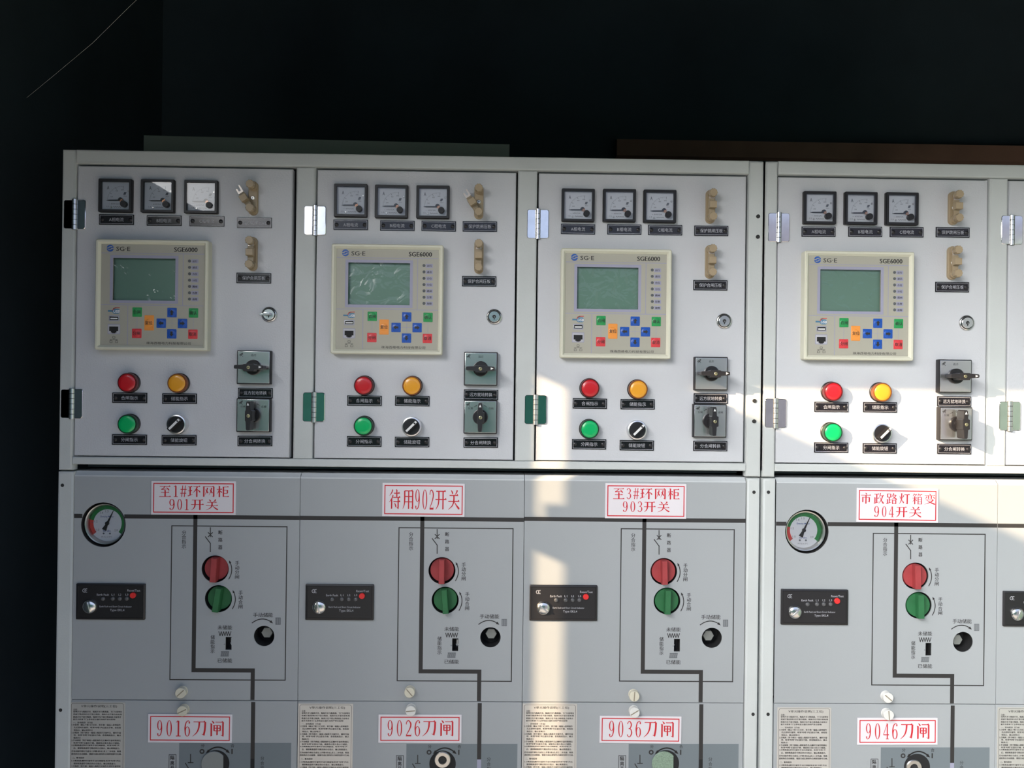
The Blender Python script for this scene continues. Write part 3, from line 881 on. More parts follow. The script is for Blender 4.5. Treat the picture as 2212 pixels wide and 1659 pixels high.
        obj('spring_symbol', cached('spring_open', sp_, 'print'), uc)
        for i, (cx, cy, w, h, sk) in enumerate(((1338, 1615, 60, 38, 6), (1775, 1343, 38, 54, 0))):
            def cl(mb):
                n = 9 if w > h else 6
                for j in range(n):
                    x = cx - w / 2 + w * j / (n - 1)
                    mb.line([c3(x - sk / 2, cy + h / 2), c3(x + sk / 2, cy - h / 2)], .8, e)
                mb.line([c3(cx - w / 2, cy - h / 2), c3(cx + w / 2, cy - h / 2)], .7, e); mb.line([c3(cx - w / 2, cy + h / 2), c3(cx + w / 2, cy + h / 2)], .7, e)
            obj('spring_symbol', cached('spring_closed_%d' % i, cl, 'greyprint'), uc)
        def cr(mb):
            mb.line([c3(1329, 1534), c3(1341, 1534)], .35, e); mb.line([c3(1335, 1528), c3(1335, 1540)], .35, e)
        obj('cross_mark', cached('cross_mark', cr, 'greyprint'), uc)
        e = .10
        def dk(mb):
            q0, q1 = d3(963, 1385), d3(1885, 1385)
            mb.flat([(q0[0], bot), (q1[0], bot), (q1[0], q1[1]), (q0[0], q0[1])], -.08)
        obj('dark_field', cached('dark_field_' + un, dk, 'darkbox'), lc, label='darker slate-grey painted field')
        def bl(mb):
            x = d3(1570, 1200)[0]; zi = d3(1570, 1515)[1]
            mb.flat([(x - 2.95, zi), (x + 2.95, zi), (x + 2.95, brk - 2), (x - 2.95, brk - 2)], e, 0)
        obj('mimic_line', cached('low_mimic_' + un, bl, 'print'), lc)
        def pw(mb):
            x = d3(1570, 1200)[0]; zi = d3(1570, 1515)[1]
            mb.flat([(x - 2.95, zi - 60), (x + 2.95, zi - 60), (x + 2.95, zi), (x - 2.95, zi)], e)
        obj('position_window', cached('position_window_' + un, pw, 'lilac' if un in ('902', '904') else 'inside'), lc)
        def low(mb):
            mb.bold('分', *d3(1157, 1407), 5.0, 5.0, e, 0, .06); mb.bold('合', *d3(1402, 1407), 5.0, 5.0, e, 0, .06)
            mb.rect(*d3(1398, 1455), 2.0, 7.4, e)
            mb.ring(1.6, 3.6, e, *d3(1151, 1455))
            mb.column('隔离开关', d3(907, 1510)[0], [d3(907, y)[1] for y in (1508, 1550, 1592, 1634)], 6.4, e, 0, .18)
            mb.column('分合指示', d3(1647, 1550)[0], [d3(1647, y)[1] for y in (1513, 1553, 1592, 1630)], 5.8, e, 0, .03)
        obj('lettering', cached('lower_letters', low, 'print'), lc)
        def ta(mb):
            mb.arc(d3(1196, 1457), d3(1282, 1382), d3(1366, 1457), 1.9, e)
            mb.tip(*d3(1182, 1470), math.radians(218), 6, 5, e); mb.tip(*d3(1380, 1470), math.radians(-38), 6, 5, e)
        obj('turning_arrow', cached('low_arrow', ta, 'print'), lc)
        def tf_(mb):
            r0 = d3(878, 1480); r1 = d3(937, 1740)
            mb.frame(r0[0], r1[0], r1[1], r0[1], .7, e)
        obj('text_frame', cached('text_frame', tf_, 'print'), lc)
        def isy(mb):
            mb.line([d3(1057, 1480), d3(1057, 1548)], 1.3, e); mb.line([d3(1038, 1548), d3(1077, 1548)], 1.3, e)
            mb.line([d3(1015, 1553), d3(1050, 1612), d3(1057, 1700)], 1.3, e)
        obj('isolator_symbol', cached('isolator_symbol', isy, 'print'), lc)
        # pieces in the openings, fixed to the mechanism
        def hexs(mb):
            h = [(8.4 * math.cos(i * PI / 3), 8.4 * math.sin(i * PI / 3)) for i in range(6)]
            mb.loft([(h, -24), (h, -10.5), ([(u * .92, v * .92) for u, v in h], -9.5)], smooth=False)
        hx = {'901': (1.5, 2), '902': (1, 2.6), '903': (-2.6, .4), '904': (-3.5, .4)}[un]
        obj('charging_shaft', cached('charging_shaft', hexs, 'shaft'), uc, ((ps[0] + hx[0]) * .001, 0, (ps[1] + hx[1]) * .001), label='steel shaft end in a round hole')
        def arrow(mb):
            mb.rect(0, 0, 12, 24, -12.5, 1)
            mb.rect(0, 3, 1.8, 7, -12, 0); mb.tip(0, -4.4, -PI / 2, 4, 4, -12, 0)
        ar = {'901': .5, '902': 2.2, '903': -2.6, '904': -4.2}[un]
        obj('spring_flag', cached('spring_flag', arrow, ['white', 'inside']), uc, ((s0[0] + s1[0]) * .0005 + ar * .001, 0, (s0[1] + s1[1]) * .0005 - .002), label='white arrow in the small window')
    return t, (jx, jz), (pr, pg, ps), g
def lower_post(parent, org, x0, x1, hol):
    r = MB().box(x0 - org[0], x1 - org[0], ZLB - org[1], 1330.6 - org[1], -40, 1.6, 3.4)
    p = obj('post', r.mesh('post', 'frame'), parent, label='pale rounded corner post')
    for u, v in hol:
        w = at(u, v)
        h = MB().lathe([(2.5, 1.0), (2.5, 1.75), (2.2, 1.75)], 20, w.x * 1000 - org[0], w.z * 1000 - org[1])
        obj('screw_hole', h.mesh('screw_hole', 'seam'), p)

EK = loc(416, 1175, 1 / 5.724)
def fault_indicator(pos, label, ang):
    t = thing('fault_indicator', pos, label, 'fault indicator', 'earth fault indicators')
    def hs(mb): mb.loft([(rrect(98.4, 51.6, 1), 0), (rrect(98.4, 51.6, 1), 2.6), (rrect(96.6, 49.8, 1), 3.4), (rrect(93, 46.2, 1), 3.4), (rrect(92.4, 45.6, 1), 2.9)])
    obj('housing', cached('ekl_housing', hs, 'black'), t)
    def tx(mb):
        e = 3.05
        mb.text('Earth Fault', *EK(354, 1117), 17.2, 3.0, e)
        for s, x in (('L1', 436), ('L2', 493), ('L3', 550)): mb.text(s, *EK(x, 1117), 4.0, 2.8, e)
        mb.text('Reset/Test', *EK(607, 1083), 18.4, 3.2, e)
        mb.text('Earth Fault and Short Circuit Indicator', *EK(458, 1215), 46, 2.5, e)
        mb.text('Type EKL4', *EK(471, 1247), 20.6, 4.2, e)
        x, z = EK(203, 1082)
        mb.ring(2.1, 2.8, e, x, z, PI * .5, PI * 1.5, 16); mb.rect(x + .5, z + 2.45, 1.0, .7, e); mb.rect(x + .5, z - 2.45, 1.0, .7, e)
        x, z = EK(220, 1082)
        mb.ring(2.1, 2.8, e, x, z, PI * .5, PI * 1.5, 16); mb.rect(x + .5, z + 2.45, 1.0, .7, e); mb.rect(x + .5, z - 2.45, 1.0, .7, e); mb.rect(x - .8, z, 2.4, .6, e)
    obj('lettering', cached('ekl_text', tx, 'engrave'), t)
    def led(mb): mb.lathe([(3.1, 2.9), (3.0, 3.8), (2.2, 4.8), (1, 5.1)], 24)
    for x in (355, 435, 492, 549):
        p = EK(x, 1150)
        obj('indicator_led', cached('ekl_led', led, 'led'), t, (p[0] * .001, 0, p[1] * .001))
    def rb(mb): mb.lathe([(4.2, 2.9), (4.2, 5), (3.6, 5.6)], 28)
    p = EK(602, 1122)
    obj('reset_button', cached('ekl_reset', rb, 'reset'), t, (p[0] * .001, 0, p[1] * .001), label='red push button')
    def kn(mb):
        mb.lathe([(10, 2.9), (10, 4.6), (9.2, 6.2), (7, 7.6), (4, 8.4), (1, 8.6)], 40)
        mb.box(-7.8, 7.8, -1.0, 1.0, 5, 9.4, .3, 0)
    p = EK(248, 1213)
    obj('screw_cap', cached('ekl_knob', kn, 'chrome'), t, (p[0] * .001, 0, p[1] * .001), -ang, label='domed chrome slotted cap')
    return t
def rotary(pos, col, label, rec, tilt):
    t = thing('rotary_handle', pos, label, 'rotary handle', 'breaker turning handles')
    def disc(mb): mb.lathe([(17.4, -24), (17.4, -rec - .6), (17.0, -rec)], 48)
    obj('disc', cached('rot_disc_%s_%d' % (col, rec), disc, 'rot_' + col), t)
    def grip(mb):
        w = [(-4.2, -17.6), (4.2, -17.6), (4.2, 17.0), (-4.2, 17.0)]
        mb.loft([(w, -rec - .2), ([(a * 1.0, b) for a, b in w], 8), ([(a * .82, b * .98) for a, b in w], 9.4)], smooth=False)
    obj('grip', cached('rot_grip_%s_%d' % (col, rec), grip, 'rot_' + col), t, None, tilt)
    return t
def cover_screw(pos, ang, m, label):
    t = thing('cover_screw', pos, label, 'screw', 'plastic cover screws')
    def hd(mb): mb.lathe([(7.4, 0), (7.4, 1.2), (7.0, 1.4), (7.0, 6.5), (7.5, 7), (7.5, 9.2), (7.0, 9.8)], 32)
    obj('head', cached('cover_screw_' + m, hd, m), t)
    def sl_(mb): mb.rect(0, 0, 13.2, 1.5, 9.9)
    obj('slot', cached('cover_slot', sl_, 'slot'), t, None, -ang)
    return t
def gauge(org, g, label):
    t = thing('density_gauge', ((org[0] + g[0]) * .001, 0, (org[1] + g[1]) * .001), label, 'gauge', 'gas density gauges')
    def case(mb): mb.lathe([(31.2, -32), (31.2, -10), (30.8, -7), (29.2, -5.4), (27.6, -5.8), (26.6, -9), (25.8, -15)], 64)
    obj('case', cached('gauge_case', case, 'steel'), t, label='polished steel rim')
    q = loc(645, 805, 1 / 20.6)
    def dial(mb): mb.flat(circle(26.0, 64), -13.5)
    d = obj('dial', cached('gauge_dial', dial, 'dial'), t)
    def arcs(mb):
        mb.ring(20.4, 25.9, -13.3, 0, 0, math.radians(168), math.radians(219), 30, 0)
        mb.ring(20.4, 25.9, -13.3, 0, 0, math.radians(-38), math.radians(168), 60, 1)
    obj('scale_band', cached('gauge_band', arcs, ['gred', 'ggreen']), d, label='red and green arc band')
    def tx(mb):
        e = -13.25
        for s, x, y in (('1.0', 350, 1000), ('1.2', 298, 745), ('1.4', 465, 490), ('1.5', 628, 445), ('2.0', 898, 1015)): mb.text(s, *q(x, y), 4.6, 3.0, e)
        mb.text('Density Meter', *q(635, 612), 19.6, 3.2, e, 1, .01)
        mb.text('bar abs.', *q(630, 1030), 11.6, 2.8, e, 1, .01)
        mb.text('SF6 Gas at 20°C', *q(618, 1212), 15.4, 2.0, e)
        for x, y in ((528, 1112), (715, 1115)): mb.ring(0, 1.4, e, *q(x, y), n=16)
        for a in (215, 178, 122, 100):
            c, s_ = math.cos(math.radians(a)), math.sin(math.radians(a))
            mb.line([(20.4 * c, 20.4 * s_), (23.6 * c, 23.6 * s_)], .5, e)
    obj('lettering', cached('gauge_text', tx, ['dialprint', 'gblue']), d)
    def nd(mb):
        w = [(-.3, 20.4), (-1.4, 2), (-1.6, -2), (-3.4, -10.6), (3.4, -10.6), (1.6, -2), (1.4, 2), (.3, 20.4)]
        mb.loft([(w, -12.6), (w, -12)], 0, smooth=False)
        mb.lathe([(2.8, -12.6), (2.8, -11), (2.0, -10.2)], 24)
    obj('needle', cached('gauge_needle', nd, 'black'), t, None, math.radians(25))
    def gl(mb): mb.flat(circle(26.6, 48), -9.2)
    obj('glass', cached('gauge_glass', gl, 'glass'), t)
    return t

# ---- song-style sign lettering
def smooth_path(p, n=6):
    if len(p) < 3: return p
    out = []
    P = [p[0]] + list(p) + [p[-1]]
    for i in range(1, len(P) - 2):
        for k in range(n):
            t = k / n
            out.append(tuple(.5 * (2 * b + (c - a) * t + (2 * a - 5 * b + 4 * c - d) * t * t + (3 * b - a - 3 * c + d) * t ** 3) for a, b, c, d in zip(P[i - 1], P[i], P[i + 1], P[i + 2])))
    out.append(p[-1])
    return out
def ribbon(pts):
    p = smooth_path(pts)
    L, R = [], []
    for i, (x, y, w) in enumerate(p):
        x0, y0, _ = p[max(0, i - 1)]; x1, y1, _ = p[min(len(p) - 1, i + 1)]
        l = math.hypot(x1 - x0, y1 - y0) or 1
        nx, ny = -(y1 - y0) / l * w / 2, (x1 - x0) / l * w / 2
        L.append((x + nx, y + ny)); R.append((x - nx, y - ny))
    return [[R[i], R[i + 1], L[i + 1], L[i]] for i in range(len(p) - 1)]
def gh(x0, x1, y, w=5): return [[(x0, y - w / 2), (x1, y - w / 2), (x1, y + w / 2), (x0, y + w / 2)], [(x1 - 13, y + w / 2), (x1 + 2, y - w / 2), (x1 - 4, y + w / 2 + 6)]]
def gl_(x0, x1, y, w=5): return [[(x0, y - w / 2), (x1, y - w / 2), (x1, y + w / 2), (x0, y + w / 2)]]
def gv(x, y1, y0, w=11): return [[(x - w / 2, y0), (x + w / 2, y0 + 2), (x + w / 2, y1), (x - w / 2, y1)], [(x - w / 2 - 4, y1), (x + w / 2, y1 - 1), (x - w / 2, y1 + 3)]]
def gk(x, y, w=11): return [[(x + w / 2, y), (x + w / 2 - 3, y - 6), (x - w / 2 - 12, y + 6), (x - w / 2, y + 4)]]
def gp(x0, y0, x1, y1, w=11):
    mx, my = (x0 * .55 + x1 * .45) + (x0 - x1) * .12, (y0 + y1) / 2
    return ribbon([(x0, y0, w), (mx, my, w * .75), (x1, y1, 1.5)])
def gn(x0, y0, x1, y1, w=12):
    mx, my = x0 + (x1 - x0) * .45, y0 + (y1 - y0) * .55
    return ribbon([(x0, y0, 3), (mx, my, w * .7), (x0 + (x1 - x0) * .85, y0 + (y1 - y0) * .9, w), (x1, y1 + 2, 2)])
def gd(x0, y0, x1, y1, w=12): return ribbon([(x0, y0, 2), ((x0 + x1) / 2 + 1, (y0 + y1) / 2 + 1, w * .7), (x1, y1, w * .8)])
def gt(x0, y0, x1, y1): return ribbon([(x0, y0, 9), (x1, y1, 2)])
R_ = ribbon
def ell(cx, cy, rx, ry, ix, iy, n=28):
    o = []
    for i in range(n):
        a, b = 2 * PI * i / n, 2 * PI * (i + 1) / n
        o.append([(cx + ix * math.cos(a), cy + iy * math.sin(a)), (cx + rx * math.cos(a), cy + ry * math.sin(a)), (cx + rx * math.cos(b), cy + ry * math.sin(b)), (cx + ix * math.cos(b), cy + iy * math.sin(b))])
    return o
nine = ell(25, 68, 20, 30, 11, 27) + R_([(41, 70, 8), (42, 44, 9), (34, 14, 7), (18, 4, 4), (9, 12, 6)]) + ell(11, 15, 5, 6, 0, 0, 14)
GL = {
 '至': gh(8, 90, 92) + gp(48, 92, 22, 68, 8) + gt(20, 67, 74, 70) + gd(60, 84, 80, 58) + gh(18, 80, 40) + gv(50, 60, 4) + gh(4, 94, 4),
 '环': gh(3, 36, 88) + gh(5, 34, 52) + gv(20, 88, 12) + gt(2, 7, 40, 22) + gh(44, 96, 90) + gp(74, 88, 40, 34) + gv(71, 68, -2) + gd(76, 64, 96, 40),
 '网': gv(12, 92, -2) + gh(12, 88, 92) + gv(88, 92, 2) + gk(88, 2) + gp(40, 82, 20, 14, 9) + gd(24, 68, 44, 32) + gp(72, 82, 52, 14, 9) + gd(56, 68, 77, 32),
 '柜': gh(1, 42, 70) + gv(22, 100, -2) + gp(21, 68, 1, 26, 9) + gd(25, 58, 41, 40) + gv(54, 92, 2) + gh(54, 95, 92) + gl_(54, 88, 64) + gv(86, 64, 34, 10) + gl_(54, 88, 34) + gh(50, 98, 4),
 '开': gh(9, 90, 88) + gh(3, 96, 48) + R_([(32, 88, 11), (32, 48, 11), (26, 20, 8), (6, -2, 2)]) + gv(68, 88, -2),
 '关': gd(26, 99, 41, 80) + gp(78, 99, 58, 74) + gh(14, 85, 72) + gh(4, 95, 42) + R_([(50, 72, 11), (50, 46, 11), (38, 20, 7), (4, -1, 2)]) + gn(52, 42, 98, 2),
 '待': gp(34, 99, 6, 66, 9) + gp(37, 70, 3, 32, 9) + gv(25, 48, -2) + gh(44, 92, 80) + gv(68, 98, 60, 10) + gh(38, 97, 58) + gh(40, 97, 36) + gv(80, 56, 2) + gk(80, 2) + gd(48, 30, 62, 8),
 '用': R_([(18, 92, 11), (18, 42, 11), (13, 16, 7), (2, -2, 2)]) + gh(18, 86, 92) + gv(86, 92, 2) + gk(86, 2) + gl_(18, 86, 63) + gl_(18, 86, 35) + gv(52, 92, -2, 10),
 '市': gd(44, 100, 58, 84) + gh(4, 95, 77) + gv(20, 58, 10) + gl_(20, 82, 58) + gv(82, 58, 16) + gk(82, 16) + gv(50, 77, -4),
 '政': gh(2, 50, 88) + gv(28, 88, 12) + gh(28, 50, 50) + gv(10, 58, 10) + gt(0, 4, 54, 16) + gp(66, 99, 50, 56, 9) + gh(62, 98, 74) + gp(87, 74, 46, -2) + gn(58, 62, 99, 0),
 '路': gv(10, 92, 60, 9) + gl_(10, 42, 92) + gv(40, 92, 60, 9) + gl_(10, 42, 62) + gv(26, 62, 8, 9) + gl_(26, 46, 36) + gv(10, 42, 6, 9) + gt(0, 1, 48, 15) + gp(68, 99, 46, 62, 9) + gl_(62, 88, 82) + gp(90, 82, 44, 36, 9) + gn(58, 74, 99, 40) + gv(58, 34, -3, 9) + gl_(58, 90, 34) + gv(88, 34, -3, 9) + gl_(58, 90, 2),
 '灯': gd(6, 74, 12, 48, 9) + gp(43, 80, 31, 56, 9) + R_([(24, 99, 10), (24, 52, 10), (17, 22, 7), (2, -2, 2)]) + gd(27, 36, 42, 8) + gh(48, 96, 86) + gv(75, 86, 2) + gk(75, 2),
 '箱': gp(20, 100, 4, 74, 8) + gh(15, 46, 90, 4) + gd(27, 90, 36, 76, 9) + gp(64, 100, 50, 74, 8) + gh(59, 98, 90, 4) + gd(71, 90, 80, 76, 9) + gh(2, 46, 57) + gv(24, 72, -3, 10) + gp(23, 56, 1, 20, 8) + gd(27, 48, 43, 32, 10) + gv(57, 66, -3, 9) + gl_(57, 92, 66) + gv(90, 66, -3, 9) + gl_(57, 90, 44, 4) + gl_(57, 90, 22, 4) + gl_(57, 90, 1, 4),
 '变': gd(42, 101, 56, 88) + gh(4, 95, 83) + gv(38, 83, 50, 9) + gv(62, 83, 50, 9) + gp(24, 74, 8, 50, 9) + gd(74, 74, 92, 54) + gh(14, 80, 42) + gp(80, 42, 4, -2) + gn(24, 38, 98, -1),
 '刀': gh(8, 84, 88) + R_([(84, 88, 12), (82, 42, 12), (75, 6, 12)]) + gk(76, 6) + R_([(46, 88, 11), (42, 50, 10), (29, 20, 7), (3, -4, 2)]),
 '闸': gd(14, 101, 28, 84) + gv(12, 82, -2) + gh(38, 90, 92) + gv(88, 92, 2) + gk(88, 2) + gv(30, 70, 34, 9) + gl_(30, 70, 70) + gv(70, 70, 34, 9) + gl_(30, 70, 52) + gl_(30, 70, 35) + gv(50, 70, 6, 10),
 '0': ell(25, 50, 20, 48, 11, 45), '1': gv(25, 96, 4, 9) + gl_(12, 38, 3) + [[(12, 86), (22, 90), (22, 97), (11, 89)]],
 '2': R_([(8, 74, 6), (13, 91, 6), (27, 96, 6), (41, 77, 10), (34, 48, 8), (8, 8, 4)]) + [[(6, 2), (44, 2), (46, 22), (42, 11), (8, 11)]],
 '3': R_([(8, 80, 7), (15, 93, 5), (28, 95, 6), (39, 76, 10), (30, 56, 6), (17, 52, 4)]) + R_([(17, 52, 4), (33, 50, 6), (42, 27, 10), (30, 5, 6), (15, 5, 5), (7, 17, 8)]),
 '4': gv(34, 97, 4, 9) + gl_(22, 46, 3, 4) + R_([(32, 97, 4), (3, 30, 4)]) + gl_(2, 48, 29, 6), '9': nine,
 '6': [[(50 - x, 100 - y) for x, y in f] for f in nine],
 '#': R_([(20, 98, 6), (12, 2, 6)]) + R_([(40, 98, 6), (32, 2, 6)]) + gl_(3, 50, 66, 6) + gl_(1, 47, 34, 6),
}
def put_glyph(mb, ch, x0, x1, z0, z1, o):
    pts = [p for f in GL[ch] for p in f]
    ax_, bx = min(p[0] for p in pts), max(p[0] for p in pts)
    az_, bz = min(p[1] for p in pts), max(p[1] for p in pts)
    for i, f in enumerate(GL[ch]):
        mb.flat([(x0 + (x - ax_) / (bx - ax_) * (x1 - x0), z0 + (y - az_) / (bz - az_) * (z1 - z0)) for x, y in f], o + .004 * (i % 9))
def sign(corners, zoom, rows, label, out, W):
    """corners: zoom coordinates left, right, top, bottom; rows: (glyph, left, right) lists with top and bottom"""
    l, r, tp, bt = corners
    p = spot(zoom, (l + r) / 2, (tp + bt) / 2, out)
    kx = W / (r - l)
    t = thing('red_lettered_sign', p, label, 'sign', 'white signs with red lettering', random.uniform(-.006, .006))
    h = (bt - tp) * kx
    cx, cy = (l + r) / 2, (tp + bt) / 2
    pl = MB().box(-W / 2, W / 2, -h / 2, h / 2, .1, 1.3, .25)
    obj('plate', pl.mesh('sign_plate', 'signw'), t)
    bd = MB().frame(-W / 2 + 3.0, W / 2 - 3.0, -h / 2 + 3.0, h / 2 - 3.0, 1.4, 1.36)
    obj('border', bd.mesh('sign_border', 'signr'), t)
    tx = MB()
    for y0, y1, gs in rows:
        for ch, a, b in gs:
            put_glyph(tx, ch, (a - cx) * kx, (b - cx) * kx, (cy - y1) * kx, (cy - y0) * kx, 1.4)
    obj('lettering', tx.mesh('sign_lettering', 'signr'), t)
    return t
def sg(un): return 'white sign with red border and red characters, '
ROW903 = lambda d: [(212, 305, [('至', 832, 928), (d, 945, 983), ('#', 1000, 1050), ('环', 1056, 1162), ('网', 1178, 1272), ('柜', 1290, 1390)]),
                    (322, 412, [('9', 915, 955), ('0', 978, 1018), (d, 1038, 1078), ('开', 1090, 1190), ('关', 1206, 1306)])]
sign((847, 1594, 160, 460), C1, [(200, 302, [('至', 918, 1022), ('1', 1045, 1082), ('#', 1103, 1160), ('环', 1168, 1283), ('网', 1300, 1405), ('柜', 1425, 1535)]),
     (320, 418, [('9', 1008, 1055), ('0', 1078, 1120), ('1', 1145, 1178), ('开', 1200, 1313), ('关', 1330, 1440)])], 'white two-line sign with red characters ending 901, on the leftmost cubicle', 1.4, 121.5)
sign((846, 1570, 181, 474), C2, [(235, 412, [('待', 905, 1005), ('用', 1025, 1118), ('9', 1135, 1175), ('0', 1198, 1240), ('2', 1260, 1298), ('开', 1312, 1410), ('关', 1425, 1525)])], 'white one-line sign with tall red characters reading 902', 1.4, 119.5)
sign((767, 1447, 174, 466), C3, ROW903('3'), 'white two-line sign with red characters ending 903', 1.4, 118.8)
sign((812, 1500, 58, 342), C4, [(98, 190, [('市', 848, 930), ('政', 955, 1040), ('路', 1060, 1150), ('灯', 1168, 1258), ('箱', 1280, 1365), ('变', 1383, 1475)]),
     (208, 300, [('9', 960, 1000), ('0', 1025, 1062), ('4', 1082, 1125), ('开', 1143, 1240), ('关', 1255, 1358)])], 'white two-line sign with six red characters over 904', 1.4, 120.5)
sign((819, 1560, 994, 1248), D1, [(1050, 1192, [('9', 900, 945), ('0', 982, 1030), ('1', 1065, 1108), ('6', 1140, 1190), ('刀', 1212, 1332), ('闸', 1365, 1488)])], 'wide white sign reading 9016 in red, under the 901 cubicle screws', 1.4, 120.5)
sign((811, 1542, 1000, 1248), D2, [(1048, 1190, [('9', 892, 938), ('0', 973, 1020), ('2', 1052, 1102), ('6', 1128, 1178), ('刀', 1198, 1318), ('闸', 1350, 1470)])], 'wide white sign reading 9026 in red, under the 902 cubicle screws', 1.4, 120.5)
sign((720, 1404, 1154, 1380), D3, [(1194, 1330, [('9', 798, 842), ('0', 875, 918), ('3', 948, 993), ('6', 1020, 1066), ('刀', 1088, 1198), ('闸', 1230, 1340)])], 'wide white sign reading 9036 in red, under the 903 cubicle screws', 1.4, 119.5)
sign((819, 1494, 1164, 1388), D4, [(1208, 1342, [('9', 890, 932), ('0', 965, 1010), ('4', 1036, 1084), ('6', 1110, 1156), ('刀', 1178, 1288), ('闸', 1316, 1424)])], 'wide white sign reading 9046 in red, under the 904 cubicle screws', 1.4, 118.5)

# ---- instruction labels
TXT = [(205, 120, 215, '注意：'), (250, 120, 1165, '接地开关与隔离开关、隔离开关与断路器、下门与接地有'), (308, 120, 1165, '机械互锁(接地合位不能合隔离、隔离合位不能合接地,断'), (365, 120, 1150, '路器合位不能分隔离、隔离分位不能合断路器,合接地才'),
       (420, 120, 1025, '能开关柜体下门),带电显示器灯亮时严禁合接地!'), (485, 120, 540, '一、送电程序（手动）'), (535, 90, 1140, '1.分接地（确认下柜门已关好、将手柄一端插入接地操作'), (592, 135, 1145, '孔后逆时针旋转、听到“咔嗒”声后拔出手柄、查看接'),
       (650, 135, 540, '地指示、确认接地分）'), (705, 90, 1150, '2.合隔离（将手柄另一端插入隔离开关操作孔、顺时针旋'), (757, 135, 1150, '转、听到“咔嗒”声后拔出手柄、查看隔离指示、确认'), (815, 135, 285, '隔离合）'),
       (870, 90, 1145, '3.手动储能（将手柄插入储能操作孔后顺时针旋转数圈后'), (925, 135, 1125, '听到“咔嗒”后拔出手柄、储能指示箭头指示已储能。'), (978, 90, 1115, '4.合断路器(逆时针旋转手动合闸旋钮、听到“咔嗒”声'), (1038, 135, 1125, '后、观察断路器符号附近的分合指示、确认断路器合。'),
       (1105, 90, 1155, '若电动操作则在完成以上步骤1和2后,送上二次电源、断路'), (1162, 90, 1165, '器机构会自动储能、储能完成后按绿色合闸按钮即可合闸。'), (1245, 115, 370, '二、断电程序'), (1312, 95, 1145, '1.分断路器(顺时针旋转手动分闸旋钮,听到“咔嗒”声后'),
       (1368, 140, 1050, '观察断路器符号附近的分合指示、确认断路器分。'), (1425, 95, 1150, '2.分隔离（将手柄一端插入隔离开关操作孔逆时针旋转听'), (1482, 140, 1150, '到“咔嗒”声后拔出手柄、查看隔离指示、确认隔离分）')]
def instruction_label(pos, label):
    t = thing('instruction_label', pos, label, 'label', 'printed instruction labels')
    k = .0668
    def sh(mb): mb.box(0, 1186 * k, -3000 * k, 0, .05, .35, .1)
    obj('sheet', cached('label_sheet', sh, 'label'), t)
    def pr(mb):
        e = .42
        X0, Z0 = 30 * k, -23 * k
        w, h = 1125 * k, 3000 * k - 46 * k
        out = rrect(w, h, 3, 5, X0 + w / 2, Z0 - h / 2)
        inn = rrect(w - .9, h - .9, 2.6, 5, X0 + w / 2, Z0 - h / 2)
        n = len(out)
        for i in range(n):
            j = (i + 1) % n
            mb.flat([inn[i], out[i], out[j], inn[j]], e)
        mb.bold('V单元操作说明(三工位)', (670 - 45) * k, -(135 - 45) * k, 770 * k, 66 * k, e, 0, .07)
        for y, x0, x1, s in TXT:
            mb.bold(s, ((x0 + x1) / 2 - 45) * k, -(y - 45) * k, (x1 - x0) * k, 40 * k, e, 0, .1)
    obj('lettering', cached('label_text', pr, 'print'), t)
    return t

# ---- place everything on the cubicles
GAUGE = {'901': px(C1, 422, 547), '904': px(C4, 399, 420)}
EKP = {'901': (C1, 486, 1228), '902': (C2, 465, 1233), '903': (C3, 416, 1175), '904': (C4, 464, 1051), '905': (C4, 2038 + 281, 1067)}
EKA = {'901': 1.85, '902': 1.8, '903': -.72 + PI, '904': .75, '905': 1.2}
SCR = {'901': ((D1, 1103, 810), (D1, 1118, 970)), '902': ((D2, 1083, 805), (D2, 1093, 968)), '903': ((D3, 1011, 988), (D3, 1013, 1125)), '904': ((D4, 1080, 997), (D4, 1085, 1143))}
SCA = {'901': (.75, .45), '902': (-.85, .1), '903': (1.5, .55), '904': (-.7, -1.5)}
REC = {'901': 6, '902': 5, '903': 2, '904': 1}
HOLE = {'901': ((C1, 1415, 940), (C1, 1438, 1207)), '902': ((C2, 1371, 950), (C2, 1398, 1213)), '903': ((C3, 1257, 910), (C3, 1284, 1157)), '904': ((C4, 1310, 795), (C4, 1336, 1040))}
